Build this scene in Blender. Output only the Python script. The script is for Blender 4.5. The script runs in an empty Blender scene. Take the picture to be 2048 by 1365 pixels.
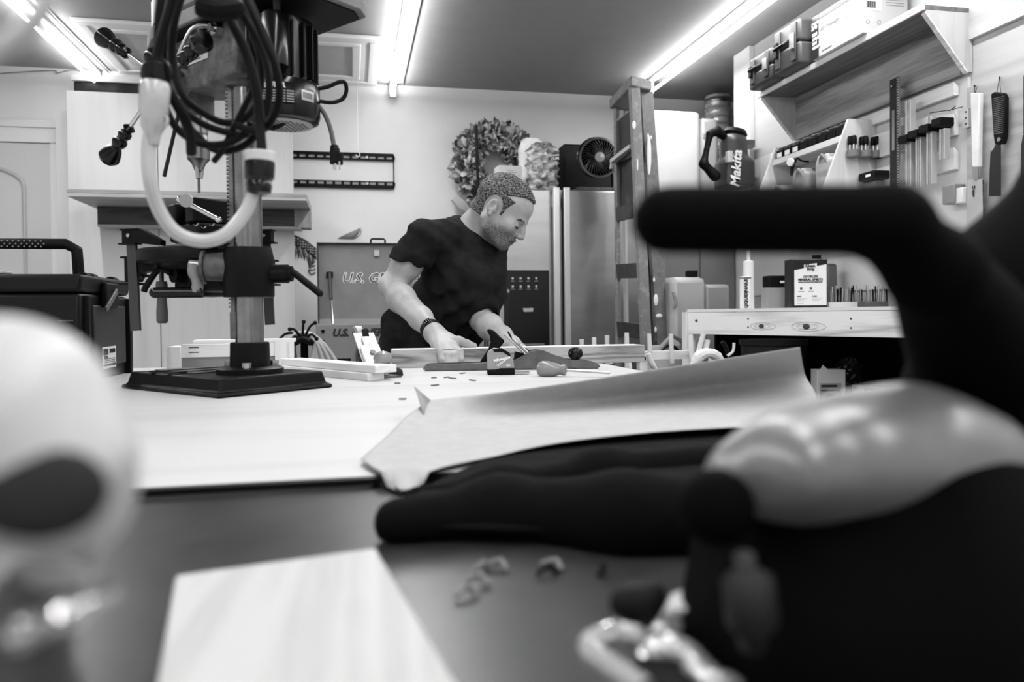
import bpy, bmesh, math, random
import numpy as np
from math import radians as R, sin, cos, pi, sqrt, atan2
from mathutils import Vector, Matrix, Euler
random.seed(7)
S = bpy.context.scene
COL = S.collection
# ---------------- camera ----------------
F, CX, CY = 1540.0, 1024.0, 656.0
yaw, pit, rol = R(11.7), R(1.0), R(0.6)
C0 = Vector((0, 0, 1.06))
fw = Vector((sin(yaw)*cos(pit), cos(yaw)*cos(pit), -sin(pit)))
r0 = Vector((cos(yaw), -sin(yaw), 0)); u0 = r0.cross(fw)
rt = r0*cos(rol) - u0*sin(rol); up = u0*cos(rol) + r0*sin(rol)
cd = bpy.data.cameras.new('camera'); cam = bpy.data.objects.new('camera', cd); COL.objects.link(cam)
cam.matrix_world = Matrix(((rt.x, up.x, -fw.x, C0.x), (rt.y, up.y, -fw.y, C0.y), (rt.z, up.z, -fw.z, C0.z), (0, 0, 0, 1)))
cd.sensor_width = 36; cd.lens = F*36/2048; cd.shift_y = -(682.5-CY)/2048; cd.clip_start = .02
cd.dof.use_dof = True; cd.dof.focus_distance = 2.0; cd.dof.aperture_fstop = 4.8
S.camera = cam
def ray(px, py): return fw + rt*((px-CX)/F) - up*((py-CY)/F)
def W(px, py, Y): d = ray(px, py); return C0 + d*(Y/d.y)
def WZ(px, py, z): d = ray(px, py); return C0 + d*((z-C0.z)/d.z)
def WX(px, py, X): d = ray(px, py); return C0 + d*(X/d.x)
def Wd(px, py, d): return C0 + ray(px, py)*d
# ---------------- light ----------------
S.view_settings.view_transform = 'Standard'; S.view_settings.look = 'None'
S.view_settings.exposure = 0.42; S.view_settings.gamma = 1.0; S.view_settings.use_curve_mapping = False
S.cycles.max_bounces = 8; S.cycles.diffuse_bounces = 6; S.cycles.sample_clamp_indirect = 4; S.cycles.use_denoising = True
S.cycles.caustics_reflective = False; S.cycles.caustics_refractive = False
wd = bpy.data.worlds.new('world'); S.world = wd; wd.use_nodes = True
wd.node_tree.nodes['Background'].inputs[0].default_value = (1, 1, 1, 1)
wd.node_tree.nodes['Background'].inputs[1].default_value = 0.3
def area(name, loc, sx, sy, energy, rot=(0, 0, 0)):
    l = bpy.data.lights.new(name, 'AREA'); l.shape = 'RECTANGLE'; l.size = sx; l.size_y = sy; l.energy = energy
    o = bpy.data.objects.new(name, l); COL.objects.link(o); o.location = loc; o.rotation_euler = rot; return o
CEIL = 2.535
TUBES = [(-1.46, 1.0, 4.99), (0.27, 1.0, 4.95), (1.86, 0.8, 4.6), (-1.46, -1.6, .8), (0.27, -1.6, .8), (1.86, -1.6, .6)]
for (x, y0, y1) in TUBES:
    e = min(y1, 4.35)
    area('tube_light', (x, (y0+e)/2, CEIL-.094), .018, e-y0, 25*(e-y0)/3.9)
    area('tube_uplight', (x, (y0+y1)/2, CEIL-.074), .04, y1-y0, 12*(y1-y0)/3.9, (pi, 0, 0))
# ---------------- materials ----------------
MATS = {}
def lin(v): return v/12.92 if v <= .04045 else ((v+.055)/1.055)**2.4
def mat(name, g, rough=.5, metal=0.0, nz=0.0, ns=20, bump=0.0, bs=200, emit=0, stretch=(1, 1, 1), spec=.5, alpha=1, trans=0, coat=0, g2=None, det=4, thr=None):
    """g = display grey 0..1.  nz = amount of value variation, ns its scale"""
    if name in MATS: return MATS[name]
    m = bpy.data.materials.new(name); m.use_nodes = True; nt = m.node_tree; b = nt.nodes['Principled BSDF']
    v = lin(g); b.inputs['Base Color'].default_value = (v, v, v, 1); b.inputs['Roughness'].default_value = rough
    b.inputs['Metallic'].default_value = metal; b.inputs['Specular IOR Level'].default_value = spec
    b.inputs['Coat Weight'].default_value = coat; b.inputs['Alpha'].default_value = alpha; b.inputs['Transmission Weight'].default_value = trans
    if emit: b.inputs['Emission Color'].default_value = (1, 1, 1, 1); b.inputs['Emission Strength'].default_value = emit
    if nz or bump or g2 is not None:
        tc = nt.nodes.new('ShaderNodeTexCoord'); mp = nt.nodes.new('ShaderNodeMapping'); mp.inputs['Scale'].default_value = stretch
        nt.links.new(tc.outputs['Object'], mp.inputs['Vector'])
    if nz or g2 is not None:
        n = nt.nodes.new('ShaderNodeTexNoise'); n.inputs['Scale'].default_value = ns; n.inputs['Detail'].default_value = det; n.inputs['Roughness'].default_value = .6
        nt.links.new(mp.outputs[0], n.inputs['Vector'])
        r = nt.nodes.new('ShaderNodeValToRGB')
        a, c = (lin(max(0, g-nz)), lin(min(1, g+nz))) if g2 is None else (lin(g), lin(g2))
        lo, hi = thr if thr else (.3, .7)
        r.color_ramp.elements[0].position = lo; r.color_ramp.elements[0].color = (a, a, a, 1)
        r.color_ramp.elements[1].position = hi; r.color_ramp.elements[1].color = (c, c, c, 1)
        nt.links.new(n.outputs['Fac'], r.inputs[0]); nt.links.new(r.outputs[0], b.inputs['Base Color'])
    if bump:
        n2 = nt.nodes.new('ShaderNodeTexNoise'); n2.inputs['Scale'].default_value = bs; n2.inputs['Detail'].default_value = 3
        nt.links.new(mp.outputs[0], n2.inputs['Vector'])
        bp = nt.nodes.new('ShaderNodeBump'); bp.inputs['Strength'].default_value = bump; bp.inputs['Distance'].default_value = .01
        nt.links.new(n2.outputs['Fac'], bp.inputs['Height']); nt.links.new(bp.outputs[0], b.inputs['Normal'])
    MATS[name] = m; return m
def wood(name, g=.82, d=.12, axis=0, scale=14, rough=.55, rings=6.0):
    """procedural grain running along axis"""
    if name in MATS: return MATS[name]
    m = bpy.data.materials.new(name); m.use_nodes = True; nt = m.node_tree; b = nt.nodes['Principled BSDF']
    b.inputs['Roughness'].default_value = rough
    tc = nt.nodes.new('ShaderNodeTexCoord'); mp = nt.nodes.new('ShaderNodeMapping')
    s = [1, 1, 1]; s[axis] = .07; mp.inputs['Scale'].default_value = s
    nt.links.new(tc.outputs['Object'], mp.inputs['Vector'])
    n = nt.nodes.new('ShaderNodeTexNoise'); n.inputs['Scale'].default_value = scale; n.inputs['Detail'].default_value = 2; n.inputs['Distortion'].default_value = .6
    nt.links.new(mp.outputs[0], n.inputs['Vector'])
    mu = nt.nodes.new('ShaderNodeMath'); mu.operation = 'MULTIPLY'; mu.inputs[1].default_value = rings
    nt.links.new(n.outputs['Fac'], mu.inputs[0])
    fr = nt.nodes.new('ShaderNodeMath'); fr.operation = 'PINGPONG'; fr.inputs[1].default_value = .5; nt.links.new(mu.outputs[0], fr.inputs[0])
    n3 = nt.nodes.new('ShaderNodeTexNoise'); n3.inputs['Scale'].default_value = scale*18; n3.inputs['Detail'].default_value = 2
    nt.links.new(mp.outputs[0], n3.inputs['Vector'])
    ad = nt.nodes.new('ShaderNodeMath'); ad.operation = 'MULTIPLY_ADD'; ad.inputs[1].default_value = .45
    nt.links.new(n3.outputs['Fac'], ad.inputs[0]); nt.links.new(fr.outputs[0], ad.inputs[2])
    r = nt.nodes.new('ShaderNodeValToRGB'); a, c = lin(max(0, g-d)), lin(min(1, g+d*.35))
    r.color_ramp.elements[0].position = .12; r.color_ramp.elements[0].color = (a, a, a, 1)
    r.color_ramp.elements[1].position = .6; r.color_ramp.elements[1].color = (c, c, c, 1)
    nt.links.new(ad.outputs[0], r.inputs[0]); nt.links.new(r.outputs[0], b.inputs['Base Color'])
    MATS[name] = m; return m
BLK = mat('black_plastic', .035, .5, spec=.14); BLKG = mat('black_gloss', .03, .2, spec=.35); IRON = mat('black_paint_iron', .03, .45, bump=.08, bs=300, spec=.14)
RUB = mat('black_rubber', .04, .6, spec=.12); STEEL = mat('steel', .72, .28, 1); DSTEEL = mat('dark_steel', .4, .35, .9, nz=.1, ns=30); CHROME = mat('chrome', .85, .12, 1)
WALL = mat('wall_paint', .93, .85, nz=.012, ns=3, bump=.03, bs=120); CEILM = mat('ceiling_paint', .58, .95, nz=.01, ns=8, bump=.05, bs=200)
TRIM = mat('white_trim', .90, .45); WHT = mat('white_plastic', .84, .4); PAPW = mat('white_card', .82, .7)
G30 = mat('grey30', .30, .5); G45 = mat('grey45', .47, .5); G55 = mat('grey55', .58, .5); G70 = mat('grey70', .72, .55)
PLY = wood('plywood', .82, .035, 2, 4, rings=3); PLYX = wood('plywood_long', .82, .14, 1, 6, rings=6); PINE = wood('pine_x', .87, .12, 0, 9, rings=5)
PINEY = wood('pine_y', .87, .10, 1, 9, rings=5); PINEZ = wood('pine_z', .88, .10, 2, 9, rings=5); OAK = wood('rough_board', .60, .28, 0, 16, rings=7)
BENCHM = wood('bench_ply', .73, .035, 0, 4, rings=3)
INK = mat('ink', .08, .6); INKW = mat('white_ink', .95, .6); INKG = mat('grey_ink', .5, .6)
# ---------------- mesh building ----------------
TM = {}
def tag(o, label=None, cat=None, group=None, kind=None):
    if label: o['label'] = label
    if cat: o['category'] = cat
    if group: o['group'] = group
    if kind: o['kind'] = kind
    return o
def thing(name, label, cat, loc=(0, 0, 0), rz=0, group=None, rot=None):
    o = bpy.data.objects.new(name, None); COL.objects.link(o); o.empty_display_size = .05
    o.location = loc; o.rotation_euler = rot if rot else (0, 0, rz)
    o.rotation_euler = Euler(rot if rot else (0, 0, rz))
    TM[o.name] = Matrix.Translation(Vector(loc)) @ o.rotation_euler.to_matrix().to_4x4()
    return tag(o, label, cat, group)
def frame_to(axis):
    z = Vector(axis).normalized(); x = Vector((1, 0, 0)) if abs(z.x) < .9 else Vector((0, 1, 0))
    y = z.cross(x).normalized(); x = y.cross(z); return Matrix((x, y, z)).transposed()
class MB:
    def __init__(s): s.v = []; s.f = []
    def add(s, vs, fs):
        n = len(s.v); s.v += [Vector(p) for p in vs]; s.f += [tuple(i+n for i in f) for f in fs]; return s
    def box(s, c, d, rot=None, taper=None):
        x, y, z = d[0]/2, d[1]/2, d[2]/2; t = taper or 1.0
        vs = [Vector(p) for p in ((-x, -y, -z), (x, -y, -z), (x, y, -z), (-x, y, -z), (-x*t, -y*t, z), (x*t, -y*t, z), (x*t, y*t, z), (-x*t, y*t, z))]
        if rot is not None:
            m = rot if isinstance(rot, Matrix) else Euler(rot).to_matrix(); vs = [m @ p for p in vs]
        c = Vector(c)
        return s.add([p+c for p in vs], [(3, 2, 1, 0), (4, 5, 6, 7), (0, 1, 5, 4), (1, 2, 6, 5), (2, 3, 7, 6), (3, 0, 4, 7)])
    def bb(s, x0, x1, y0, y1, z0, z1): return s.box(((x0+x1)/2, (y0+y1)/2, (z0+z1)/2), (abs(x1-x0), abs(y1-y0), abs(z1-z0)))
    def bar(s, a, b, w, h, upv=(0, 0, 1)):
        a, b = Vector(a), Vector(b); d = b-a; L = d.length; z = d.normalized(); u = Vector(upv)
        if abs(z.dot(u)) > .98: u = Vector((0, 1, 0))
        x = z.cross(u).normalized(); y = x.cross(z)
        return s.box((a+b)/2, (w, h, L), Matrix((x, y, z)).transposed())
    def lathe(s, prof, o=(0, 0, 0), axis=(0, 0, 1), n=24, sx=1, sy=1, c0=True, c1=True):
        m = frame_to(axis); o = Vector(o); vs = []; fs = []
        for (r, z) in prof:
            for k in range(n):
                a = 2*pi*k/n; vs.append(o + m @ Vector((r*cos(a)*sx, r*sin(a)*sy, z)))
        for i in range(len(prof)-1):
            for k in range(n):
                k2 = (k+1) % n; fs.append((i*n+k, i*n+k2, (i+1)*n+k2, (i+1)*n+k))
        if c0: fs.append(tuple(range(n-1, -1, -1)))
        if c1: fs.append(tuple((len(prof)-1)*n+k for k in range(n)))
        return s.add(vs, fs)
    def cyl(s, a, b, r, r2=None, n=20):
        a, b = Vector(a), Vector(b); d = b-a; return s.lathe([(r, 0), (r if r2 is None else r2, d.length)], a, d, n)
    def ball(s, c, r, n=16, sc=(1, 1, 1), rot=None):
        vs = []; fs = []; m = n//2; c = Vector(c); rm = Euler(rot).to_matrix() if rot else Matrix.Identity(3)
        for i in range(1, m):
            t = pi*i/m
            for k in range(n):
                a = 2*pi*k/n; vs.append(c + rm @ Vector((r*sc[0]*sin(t)*cos(a), r*sc[1]*sin(t)*sin(a), r*sc[2]*cos(t))))
        vs.append(c + rm @ Vector((0, 0, r*sc[2]))); vs.append(c + rm @ Vector((0, 0, -r*sc[2]))); T, B = len(vs)-2, len(vs)-1
        for i in range(m-2):
            for k in range(n): k2 = (k+1) % n; fs.append((i*n+k, (i+1)*n+k, (i+1)*n+k2, i*n+k2))
        for k in range(n): k2 = (k+1) % n; fs.append((T, k, k2)); fs.append((B, (m-2)*n+k2, (m-2)*n+k))
        return s.add(vs, fs)
    def tube(s, pts, r, n=10, closed=False, smooth=0):
        pts = [Vector(p) for p in pts]
        if smooth: pts = catmull(pts, smooth, closed)
        m = len(pts); rr = r if isinstance(r, (list, tuple)) else [r]*m
        if len(rr) != m: rr = [rr[min(len(rr)-1, int(i*(len(rr)-1)/(m-1)+.5))] for i in range(m)]
        up_ = None; vs = []; fs = []
        for i, p in enumerate(pts):
            a = pts[(i-1) % m] if (closed or i > 0) else pts[i]; b = pts[(i+1) % m] if (closed or i < m-1) else pts[i]
            t = (b-a).normalized()
            if up_ is None: up_ = (Vector((0, 0, 1)) if abs(t.z) < .9 else Vector((1, 0, 0)))
            x = up_.cross(t)
            if x.length < 1e-5: x = Vector((1, 0, 0)).cross(t)
            x.normalize(); y = t.cross(x); up_ = y
            for k in range(n): an = 2*pi*k/n; vs.append(p + (x*cos(an)+y*sin(an))*rr[i])
        q = m if closed else m-1
        for i in range(q):
            j = (i+1) % m
            for k in range(n): k2 = (k+1) % n; fs.append((i*n+k, i*n+k2, j*n+k2, j*n+k))
        if not closed: fs.append(tuple(range(n-1, -1, -1))); fs.append(tuple((m-1)*n+k for k in range(n)))
        return s.add(vs, fs)
    def prism(s, poly, o, xa, ya, t):
        """2D polygon in plane (xa, ya) at o, extruded t along xa x ya"""
        o, xa, ya = Vector(o), Vector(xa), Vector(ya); nn = xa.cross(ya).normalized()*t; n = len(poly)
        vs = [o+xa*p[0]+ya*p[1] for p in poly] + [o+xa*p[0]+ya*p[1]+nn for p in poly]
        fs = [tuple(range(n-1, -1, -1)), tuple(range(n, 2*n))] + [(i, (i+1) % n, n+(i+1) % n, n+i) for i in range(n)]
        return s.add(vs, fs)
    def grid(s, rows, thick=0):
        """rows of points -> sheet, with thickness along normals if asked"""
        h, w = len(rows), len(rows[0]); P = [[Vector(p) for p in r] for r in rows]
        fs = [(i*w+j, i*w+j+1, (i+1)*w+j+1, (i+1)*w+j) for i in range(h-1) for j in range(w-1)]
        return s.add([p for r in P for p in r], fs)
    def build(s, name, m, parent=None, loc=None, rot=None, world=False, bevel=0, smooth=35, solid=0, sub=0):
        me = bpy.data.meshes.new(name); vs = s.v
        if parent is not None and world:
            inv = TM[parent.name].inverted(); vs = [inv @ p for p in vs]
        elif parent is None and loc is None and vs:
            lo = Vector((min(p.x for p in vs), min(p.y for p in vs), min(p.z for p in vs))); hi = Vector((max(p.x for p in vs), max(p.y for p in vs), max(p.z for p in vs)))
            loc = Vector(((lo.x+hi.x)/2, (lo.y+hi.y)/2, lo.z)); vs = [p-loc for p in vs]
        me.from_pydata([tuple(p) for p in vs], [], s.f); me.update()
        bm = bmesh.new(); bm.from_mesh(me); bmesh.ops.recalc_face_normals(bm, faces=bm.faces); bm.to_mesh(me); bm.free()
        me.materials.append(m)
        me.polygons.foreach_set('use_smooth', [True]*len(me.polygons)); me.set_sharp_from_angle(angle=R(smooth))
        o = bpy.data.objects.new(name, me); COL.objects.link(o)
        if parent is not None: o.parent = parent; TM[o.name] = TM.get(parent.name, Matrix.Identity(4))
        if loc is not None: o.location = loc
        if rot is not None: o.rotation_euler = rot
        if parent is None: TM[o.name] = Matrix.Translation(o.location) @ o.rotation_euler.to_matrix().to_4x4()
        if solid: md = o.modifiers.new('s', 'SOLIDIFY'); md.thickness = solid; md.offset = 0
        if sub: md = o.modifiers.new('u', 'SUBSURF'); md.levels = sub; md.render_levels = sub
        if bevel: md = o.modifiers.new('b', 'BEVEL'); md.width = bevel; md.segments = 2; md.limit_method = 'ANGLE'; md.angle_limit = R(40)
        return o
def catmull(pts, k, closed=False):
    out = []; n = len(pts); q = n if closed else n-1
    for i in range(q):
        if closed: a, b, c, d = pts[i-1], pts[i], pts[(i+1) % n], pts[(i+2) % n]
        else: a, b, c, d = pts[max(i-1, 0)], pts[i], pts[i+1], pts[min(i+2, n-1)]
        for j in range(k):
            t = j/k; out.append(.5*((2*b)+(c-a)*t+(2*a-5*b+4*c-d)*t*t+(3*b-a-3*c+d)*t**3))
    if not closed: out.append(pts[-1])
    return out
def struct(o): o['kind'] = 'structure'; return o
def text(s, size, o, xa, ya, m, parent, name='lettering', t=.0006, bold=0, align='CENTER', shear=0, sx=1.0):
    """flat lettering lying in plane (xa, ya), origin o in world space"""
    cu = bpy.data.curves.new('txt', 'FONT'); cu.body = s; cu.size = size; cu.extrude = t; cu.align_x = align; cu.align_y = 'CENTER'; cu.offset = bold; cu.shear = shear; cu.resolution_u = 2
    ob = bpy.data.objects.new('txt', cu); COL.objects.link(ob)
    me = bpy.data.meshes.new_from_object(ob.evaluated_get(bpy.context.evaluated_depsgraph_get())); bpy.data.objects.remove(ob)
    xa, ya, o = Vector(xa).normalized(), Vector(ya).normalized(), Vector(o); na = xa.cross(ya)
    inv = TM[parent.name].inverted() if parent is not None else Matrix.Identity(4)
    for v in me.vertices: p = v.co.copy(); v.co = inv @ (o + xa*p.x*sx + ya*p.y + na*p.z)
    me.name = name; me.materials.clear(); me.materials.append(m)
    r = bpy.data.objects.new(name, me); COL.objects.link(r)
    if parent is not None: r.parent = parent; TM[r.name] = TM[parent.name]
    return r
UX, UY, UZ = Vector((1, 0, 0)), Vector((0, 1, 0)), Vector((0, 0, 1))
# ---------------- implicit surfaces (for bodies and cast shapes) ----------------
class SDF:
    def __init__(s, lo, hi, h):
        s.lo = np.array(lo, float); s.h = h; s.n = np.ceil((np.array(hi)-s.lo)/h).astype(int)+1
        s.F = np.full(s.n, 1.0, np.float32)
    def _sub(s, lo, hi):
        a = np.clip(np.floor((lo-s.lo)/s.h).astype(int), 0, s.n-1); b = np.clip(np.ceil((hi-s.lo)/s.h).astype(int)+1, 1, s.n)
        if np.any(b <= a): return None
        ax = [s.lo[i]+np.arange(a[i], b[i])*s.h for i in range(3)]
        X, Y, Z = np.meshgrid(*ax, indexing='ij'); return tuple(slice(a[i], b[i]) for i in range(3)), X, Y, Z
    def _comb(s, sl, d, k, op):
        f = s.F[sl]; d = d.astype(np.float32)
        if op == 'sub':
            d = -d
            if k > 0: h = np.clip(.5-.5*(f-d)/k, 0, 1); s.F[sl] = f*(1-h)+d*h + k*h*(1-h)
            else: s.F[sl] = np.maximum(f, d)
        elif op == 'add':
            if k > 0: h = np.clip(.5+.5*(f-d)/k, 0, 1); s.F[sl] = f*(1-h)+d*h - k*h*(1-h)
            else: s.F[sl] = np.minimum(f, d)
    def cap(s, a, b, ra, rb=None, k=.0, op='add'):
        a = np.array(a, float); b = np.array(b, float); rb = ra if rb is None else rb; m = max(ra, rb)+k+3*s.h
        q = s._sub(np.minimum(a, b)-m, np.maximum(a, b)+m)
        if q is None: return s
        sl, X, Y, Z = q; ab = b-a; L = max(ab@ab, 1e-12)
        t = np.clip(((X-a[0])*ab[0]+(Y-a[1])*ab[1]+(Z-a[2])*ab[2])/L, 0, 1)
        d = np.sqrt((X-a[0]-t*ab[0])**2+(Y-a[1]-t*ab[1])**2+(Z-a[2]-t*ab[2])**2)-(ra+(rb-ra)*t)
        s._comb(sl, d, k, op); return s
    def chain(s, pts, rs, k=.0):
        for i in range(len(pts)-1): s.cap(pts[i], pts[i+1], rs[i], rs[i+1], k)
        return s
    def ell(s, c, r, rot=None, k=.0, op='add'):
        c = np.array(c, float); r = np.array(r, float); m = r.max()+k+3*s.h
        q = s._sub(c-m, c+m)
        if q is None: return s
        sl, X, Y, Z = q; P = np.stack([X-c[0], Y-c[1], Z-c[2]], -1)
        if rot is not None: P = P @ np.array(rot)
        k0 = np.sqrt(((P/r)**2).sum(-1)); k1 = np.sqrt(((P/(r*r))**2).sum(-1))+1e-9
        s._comb(sl, k0*(k0-1)/k1, k, op); return s
    def rbox(s, c, hs, rad=.01, rot=None, k=.0, op='add'):
        c = np.array(c, float); hs = np.array(hs, float); m = np.linalg.norm(hs)+k+3*s.h
        q = s._sub(c-m, c+m)
        if q is None: return s
        sl, X, Y, Z = q; P = np.stack([X-c[0], Y-c[1], Z-c[2]], -1)
        if rot is not None: P = P @ np.array(rot)
        qd = np.abs(P)-(hs-rad); d = np.sqrt((np.maximum(qd, 0)**2).sum(-1))+np.minimum(qd.max(-1), 0)-rad
        s._comb(sl, d, k, op); return s
    def half(s, p, n):
        """cut away everything on the side the normal points to"""
        p = np.array(p, float); n = np.array(n, float); n /= np.linalg.norm(n)
        ax = [s.lo[i]+np.arange(s.n[i])*s.h for i in range(3)]
        d = (ax[0]-p[0])[:, None, None]*n[0]+(ax[1]-p[1])[None, :, None]*n[1]+(ax[2]-p[2])[None, None, :]*n[2]
        s.F = np.maximum(s.F, d.astype(np.float32)); return s
    def mesh(s, name, m, parent=None, world=False, smooth=180, mirror=None):
        Fd = s.F; ins = Fd < 0; n = Fd.shape
        c = np.zeros((n[0]-1, n[1]-1, n[2]-1), np.int8)
        for i in (0, 1):
            for j in (0, 1):
                for k in (0, 1): c += ins[i:n[0]-1+i, j:n[1]-1+j, k:n[2]-1+k]
        act = (c > 0) & (c < 8); idx = np.argwhere(act); ids = np.full(act.shape, -1, np.int64); ids[act] = np.arange(len(idx))
        acc = np.zeros((len(idx), 3)); cnt = np.zeros(len(idx)); cs = [(i, j, k) for i in (0, 1) for j in (0, 1) for k in (0, 1)]
        for a in cs:
            for ax in range(3):
                if a[ax] == 0:
                    b = list(a); b[ax] = 1
                    fa = Fd[idx[:, 0]+a[0], idx[:, 1]+a[1], idx[:, 2]+a[2]]; fb = Fd[idx[:, 0]+b[0], idx[:, 1]+b[1], idx[:, 2]+b[2]]
                    cr = (fa < 0) != (fb < 0); t = np.where(cr, fa/np.where(fa == fb, 1, fa-fb), 0)
                    p = np.array(a, float)[None, :].repeat(len(idx), 0); p[:, ax] = t
                    acc += p*cr[:, None]; cnt += cr
        V = s.lo + (idx + acc/np.maximum(cnt, 1)[:, None])*s.h
        faces = []
        for ax in range(3):
            b1, b2 = [q for q in range(3) if q != ax]
            sa = [slice(None)]*3; sb = [slice(None)]*3; sa[ax] = slice(0, -1); sb[ax] = slice(1, None)
            cr = ins[tuple(sa)] != ins[tuple(sb)]; e = np.argwhere(cr)
            e = e[(e[:, b1] > 0) & (e[:, b2] > 0) & (e[:, b1] < n[b1]-1) & (e[:, b2] < n[b2]-1)]
            fl = ins[e[:, 0], e[:, 1], e[:, 2]]
            def g(d1, d2):
                q = e.copy(); q[:, b1] -= d1; q[:, b2] -= d2; return ids[q[:, 0], q[:, 1], q[:, 2]]
            Q = np.stack([g(1, 1), g(0, 1), g(0, 0), g(1, 0)], 1)
            if ax == 1: fl = ~fl
            Q[~fl] = Q[~fl][:, ::-1]; faces.append(Q)
        Q = np.concatenate(faces); Q = Q[(Q >= 0).all(1)]
        if parent is not None and world:
            M = np.array(TM[parent.name].inverted()); V = V @ M[:3, :3].T + M[:3, 3]
        loc = None
        if parent is None:
            loc = (V.min(0)+V.max(0))/2; loc[2] = V[:, 2].min(); V = V-loc
        me = bpy.data.meshes.new(name); me.vertices.add(len(V)); me.vertices.foreach_set('co', V.astype(np.float32).ravel())
        me.loops.add(len(Q)*4); me.loops.foreach_set('vertex_index', Q.astype(np.int32).ravel())
        me.polygons.add(len(Q)); me.polygons.foreach_set('loop_start', np.arange(0, len(Q)*4, 4, dtype=np.int32))
        me.update(calc_edges=True); me.polygons.foreach_set('use_smooth', [True]*len(me.polygons)); me.materials.append(m)
        o = bpy.data.objects.new(name, me); COL.objects.link(o)
        if parent is not None: o.parent = parent; TM[o.name] = TM[parent.name]
        if loc is not None: o.location = loc; TM[o.name] = Matrix.Translation(o.location)
        return o
# ================= ROOM =================
BZ = .92
struct(MB().bb(-3, 4.2, -1.9, 5, -.05, 0).build('floor', mat('concrete', .5, .8, nz=.06, ns=4)))
struct(MB().bb(-3.1, 4.3, -2, 5.1, CEIL, CEIL+.05).build('ceiling', CEILM))
struct(MB().bb(-3.1, 4.3, 5, 5.1, 0, CEIL).build('wall_back', WALL))
struct(MB().bb(-3.1, -3, -2, 5, 0, CEIL).build('wall_left', WALL))
struct(MB().bb(4.2, 4.3, -2, 5, 0, CEIL).build('wall_far_right', WALL))
struct(MB().bb(-3, 4.2, -2, -1.9, 0, CEIL).build('wall_front', WALL))
struct(MB().bb(2.2, 2.3, -1.9, 4.1, 0, CEIL).build('wall_right', wood('panel_ply', .72, .05, 1, 3, rings=5)))
struct(MB().bb(2.172, 2.2, 3.93, 4.11, 0, CEIL).build('trim_1', TRIM, bevel=.002))
# cable running along the top of the back wall
wp = [W(0, 147, 4.97), W(105, 141, 4.97), W(112, 147, 4.97), W(150, 140, 4.97), W(200, 155, 4.97), W(260, 162, 4.97), W(330, 161, 4.97)]
tag(MB().tube(wp, .003, 6, smooth=4).build('wall_cable', INKG), 'thin grey cable stapled along the top of the back wall above the door', 'cable')
# door on the back wall
d1 = MB(); X0, X1 = -2.75, -1.72
d1.bb(X0-.11, X1+.11, 4.965, 4.998, 2.09, 2.215).bb(X0-.11, X0, 4.97, 4.998, 0, 2.09).bb(X1, X1+.11, 4.97, 4.998, 0, 2.09)
d1.bb(X0-.13, X1+.13, 4.95, 4.998, 2.175, 2.215)
casing = struct(d1.build('trim_2', TRIM, bevel=.004))
dr = struct(MB().bb(X0, X1, 4.975, 4.999, .01, 2.085).build('door_1', mat('door_paint', .8, .5), bevel=.002))
cx = -2.19; arch = [Vector((cx-.33, 4.972, 1.0)), Vector((cx-.33, 4.972, 1.84))] + [Vector((cx+.33*sin(a), 4.972, 1.84+.12*cos(a))) for a in np.linspace(-pi/2, pi/2, 13)[1:-1]] + [Vector((cx+.33, 4.972, 1.84)), Vector((cx+.33, 4.972, 1.0))]
MB().tube(arch, .012, 8, closed=True).build('panel_moulding', mat('door_mould', .7, .5), dr, world=True)
# ceiling light strips
for i, (x, y0, y1) in enumerate(TUBES):
    l = ['long bright tube light on the ceiling at the far left of the room', 'long white tube light on the ceiling left of the middle, right of the attic hatch', 'long tube light on the ceiling above the stepladder and the tool wall',
         'tube light on the ceiling at the left, nearer end of its row', 'tube light on the ceiling in the middle, nearer end of its row', 'tube light on the ceiling at the right, nearer end of its row'][i]
    t = thing('tube_light_fixture', l, 'ceiling light', (x, (y0+y1)/2, CEIL), group='ceiling tube lights')
    L = (y1-y0)/2
    MB().bb(-.018, .018, -L, L, -.02, -.002).build('housing', TRIM, t, bevel=.002)
    MB().cyl((0, -L+.02, -.083), (0, L-.02, -.083), .009, n=12).build('tube', mat('lit_tube', 1, .5, emit=9), t)
    for q in (-1, 1): MB().bb(-.022, .022, q*L-.012, q*L+.012, -.095, -.003).build('end_cap', mat('cap', .6, .5), t, bevel=.003)
    if i < 3: MB().bar((.06, -L, -.012), (.06, L+.0, -.012), .006, .006).build('power_cable', INKG, t)
# attic hatch
t = thing('attic_hatch', 'wooden attic hatch panel with white moulded frame in the ceiling', 'hatch', (-.58, 4.55, CEIL))
ho, hi_ = (.75, .42), (.62, .29)
def ring(mb, ox, oy, ix, iy, z0, z1):
    mb.bb(-ox, ox, -oy, -iy, z0, z1).bb(-ox, ox, iy, oy, z0, z1).bb(-ox, -ix, -iy, iy, z0, z1).bb(ix, ox, -iy, iy, z0, z1)
    return mb
ring(MB(), .75, .42, .69, .36, -.022, -.001).build('outer_moulding', TRIM, t, bevel=.005)
ring(MB(), .69, .36, .63, .30, -.014, -.001).build('frame', TRIM, t, bevel=.003)
ring(MB(), .645, .315, .60, .27, -.02, -.001).build('inner_moulding', TRIM, t, bevel=.005)
MB().bb(-.60, .60, -.27, .27, -.008, -.001).build('panel', mat('hatch_panel', .68, .7, nz=.02, ns=5), t)
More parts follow.
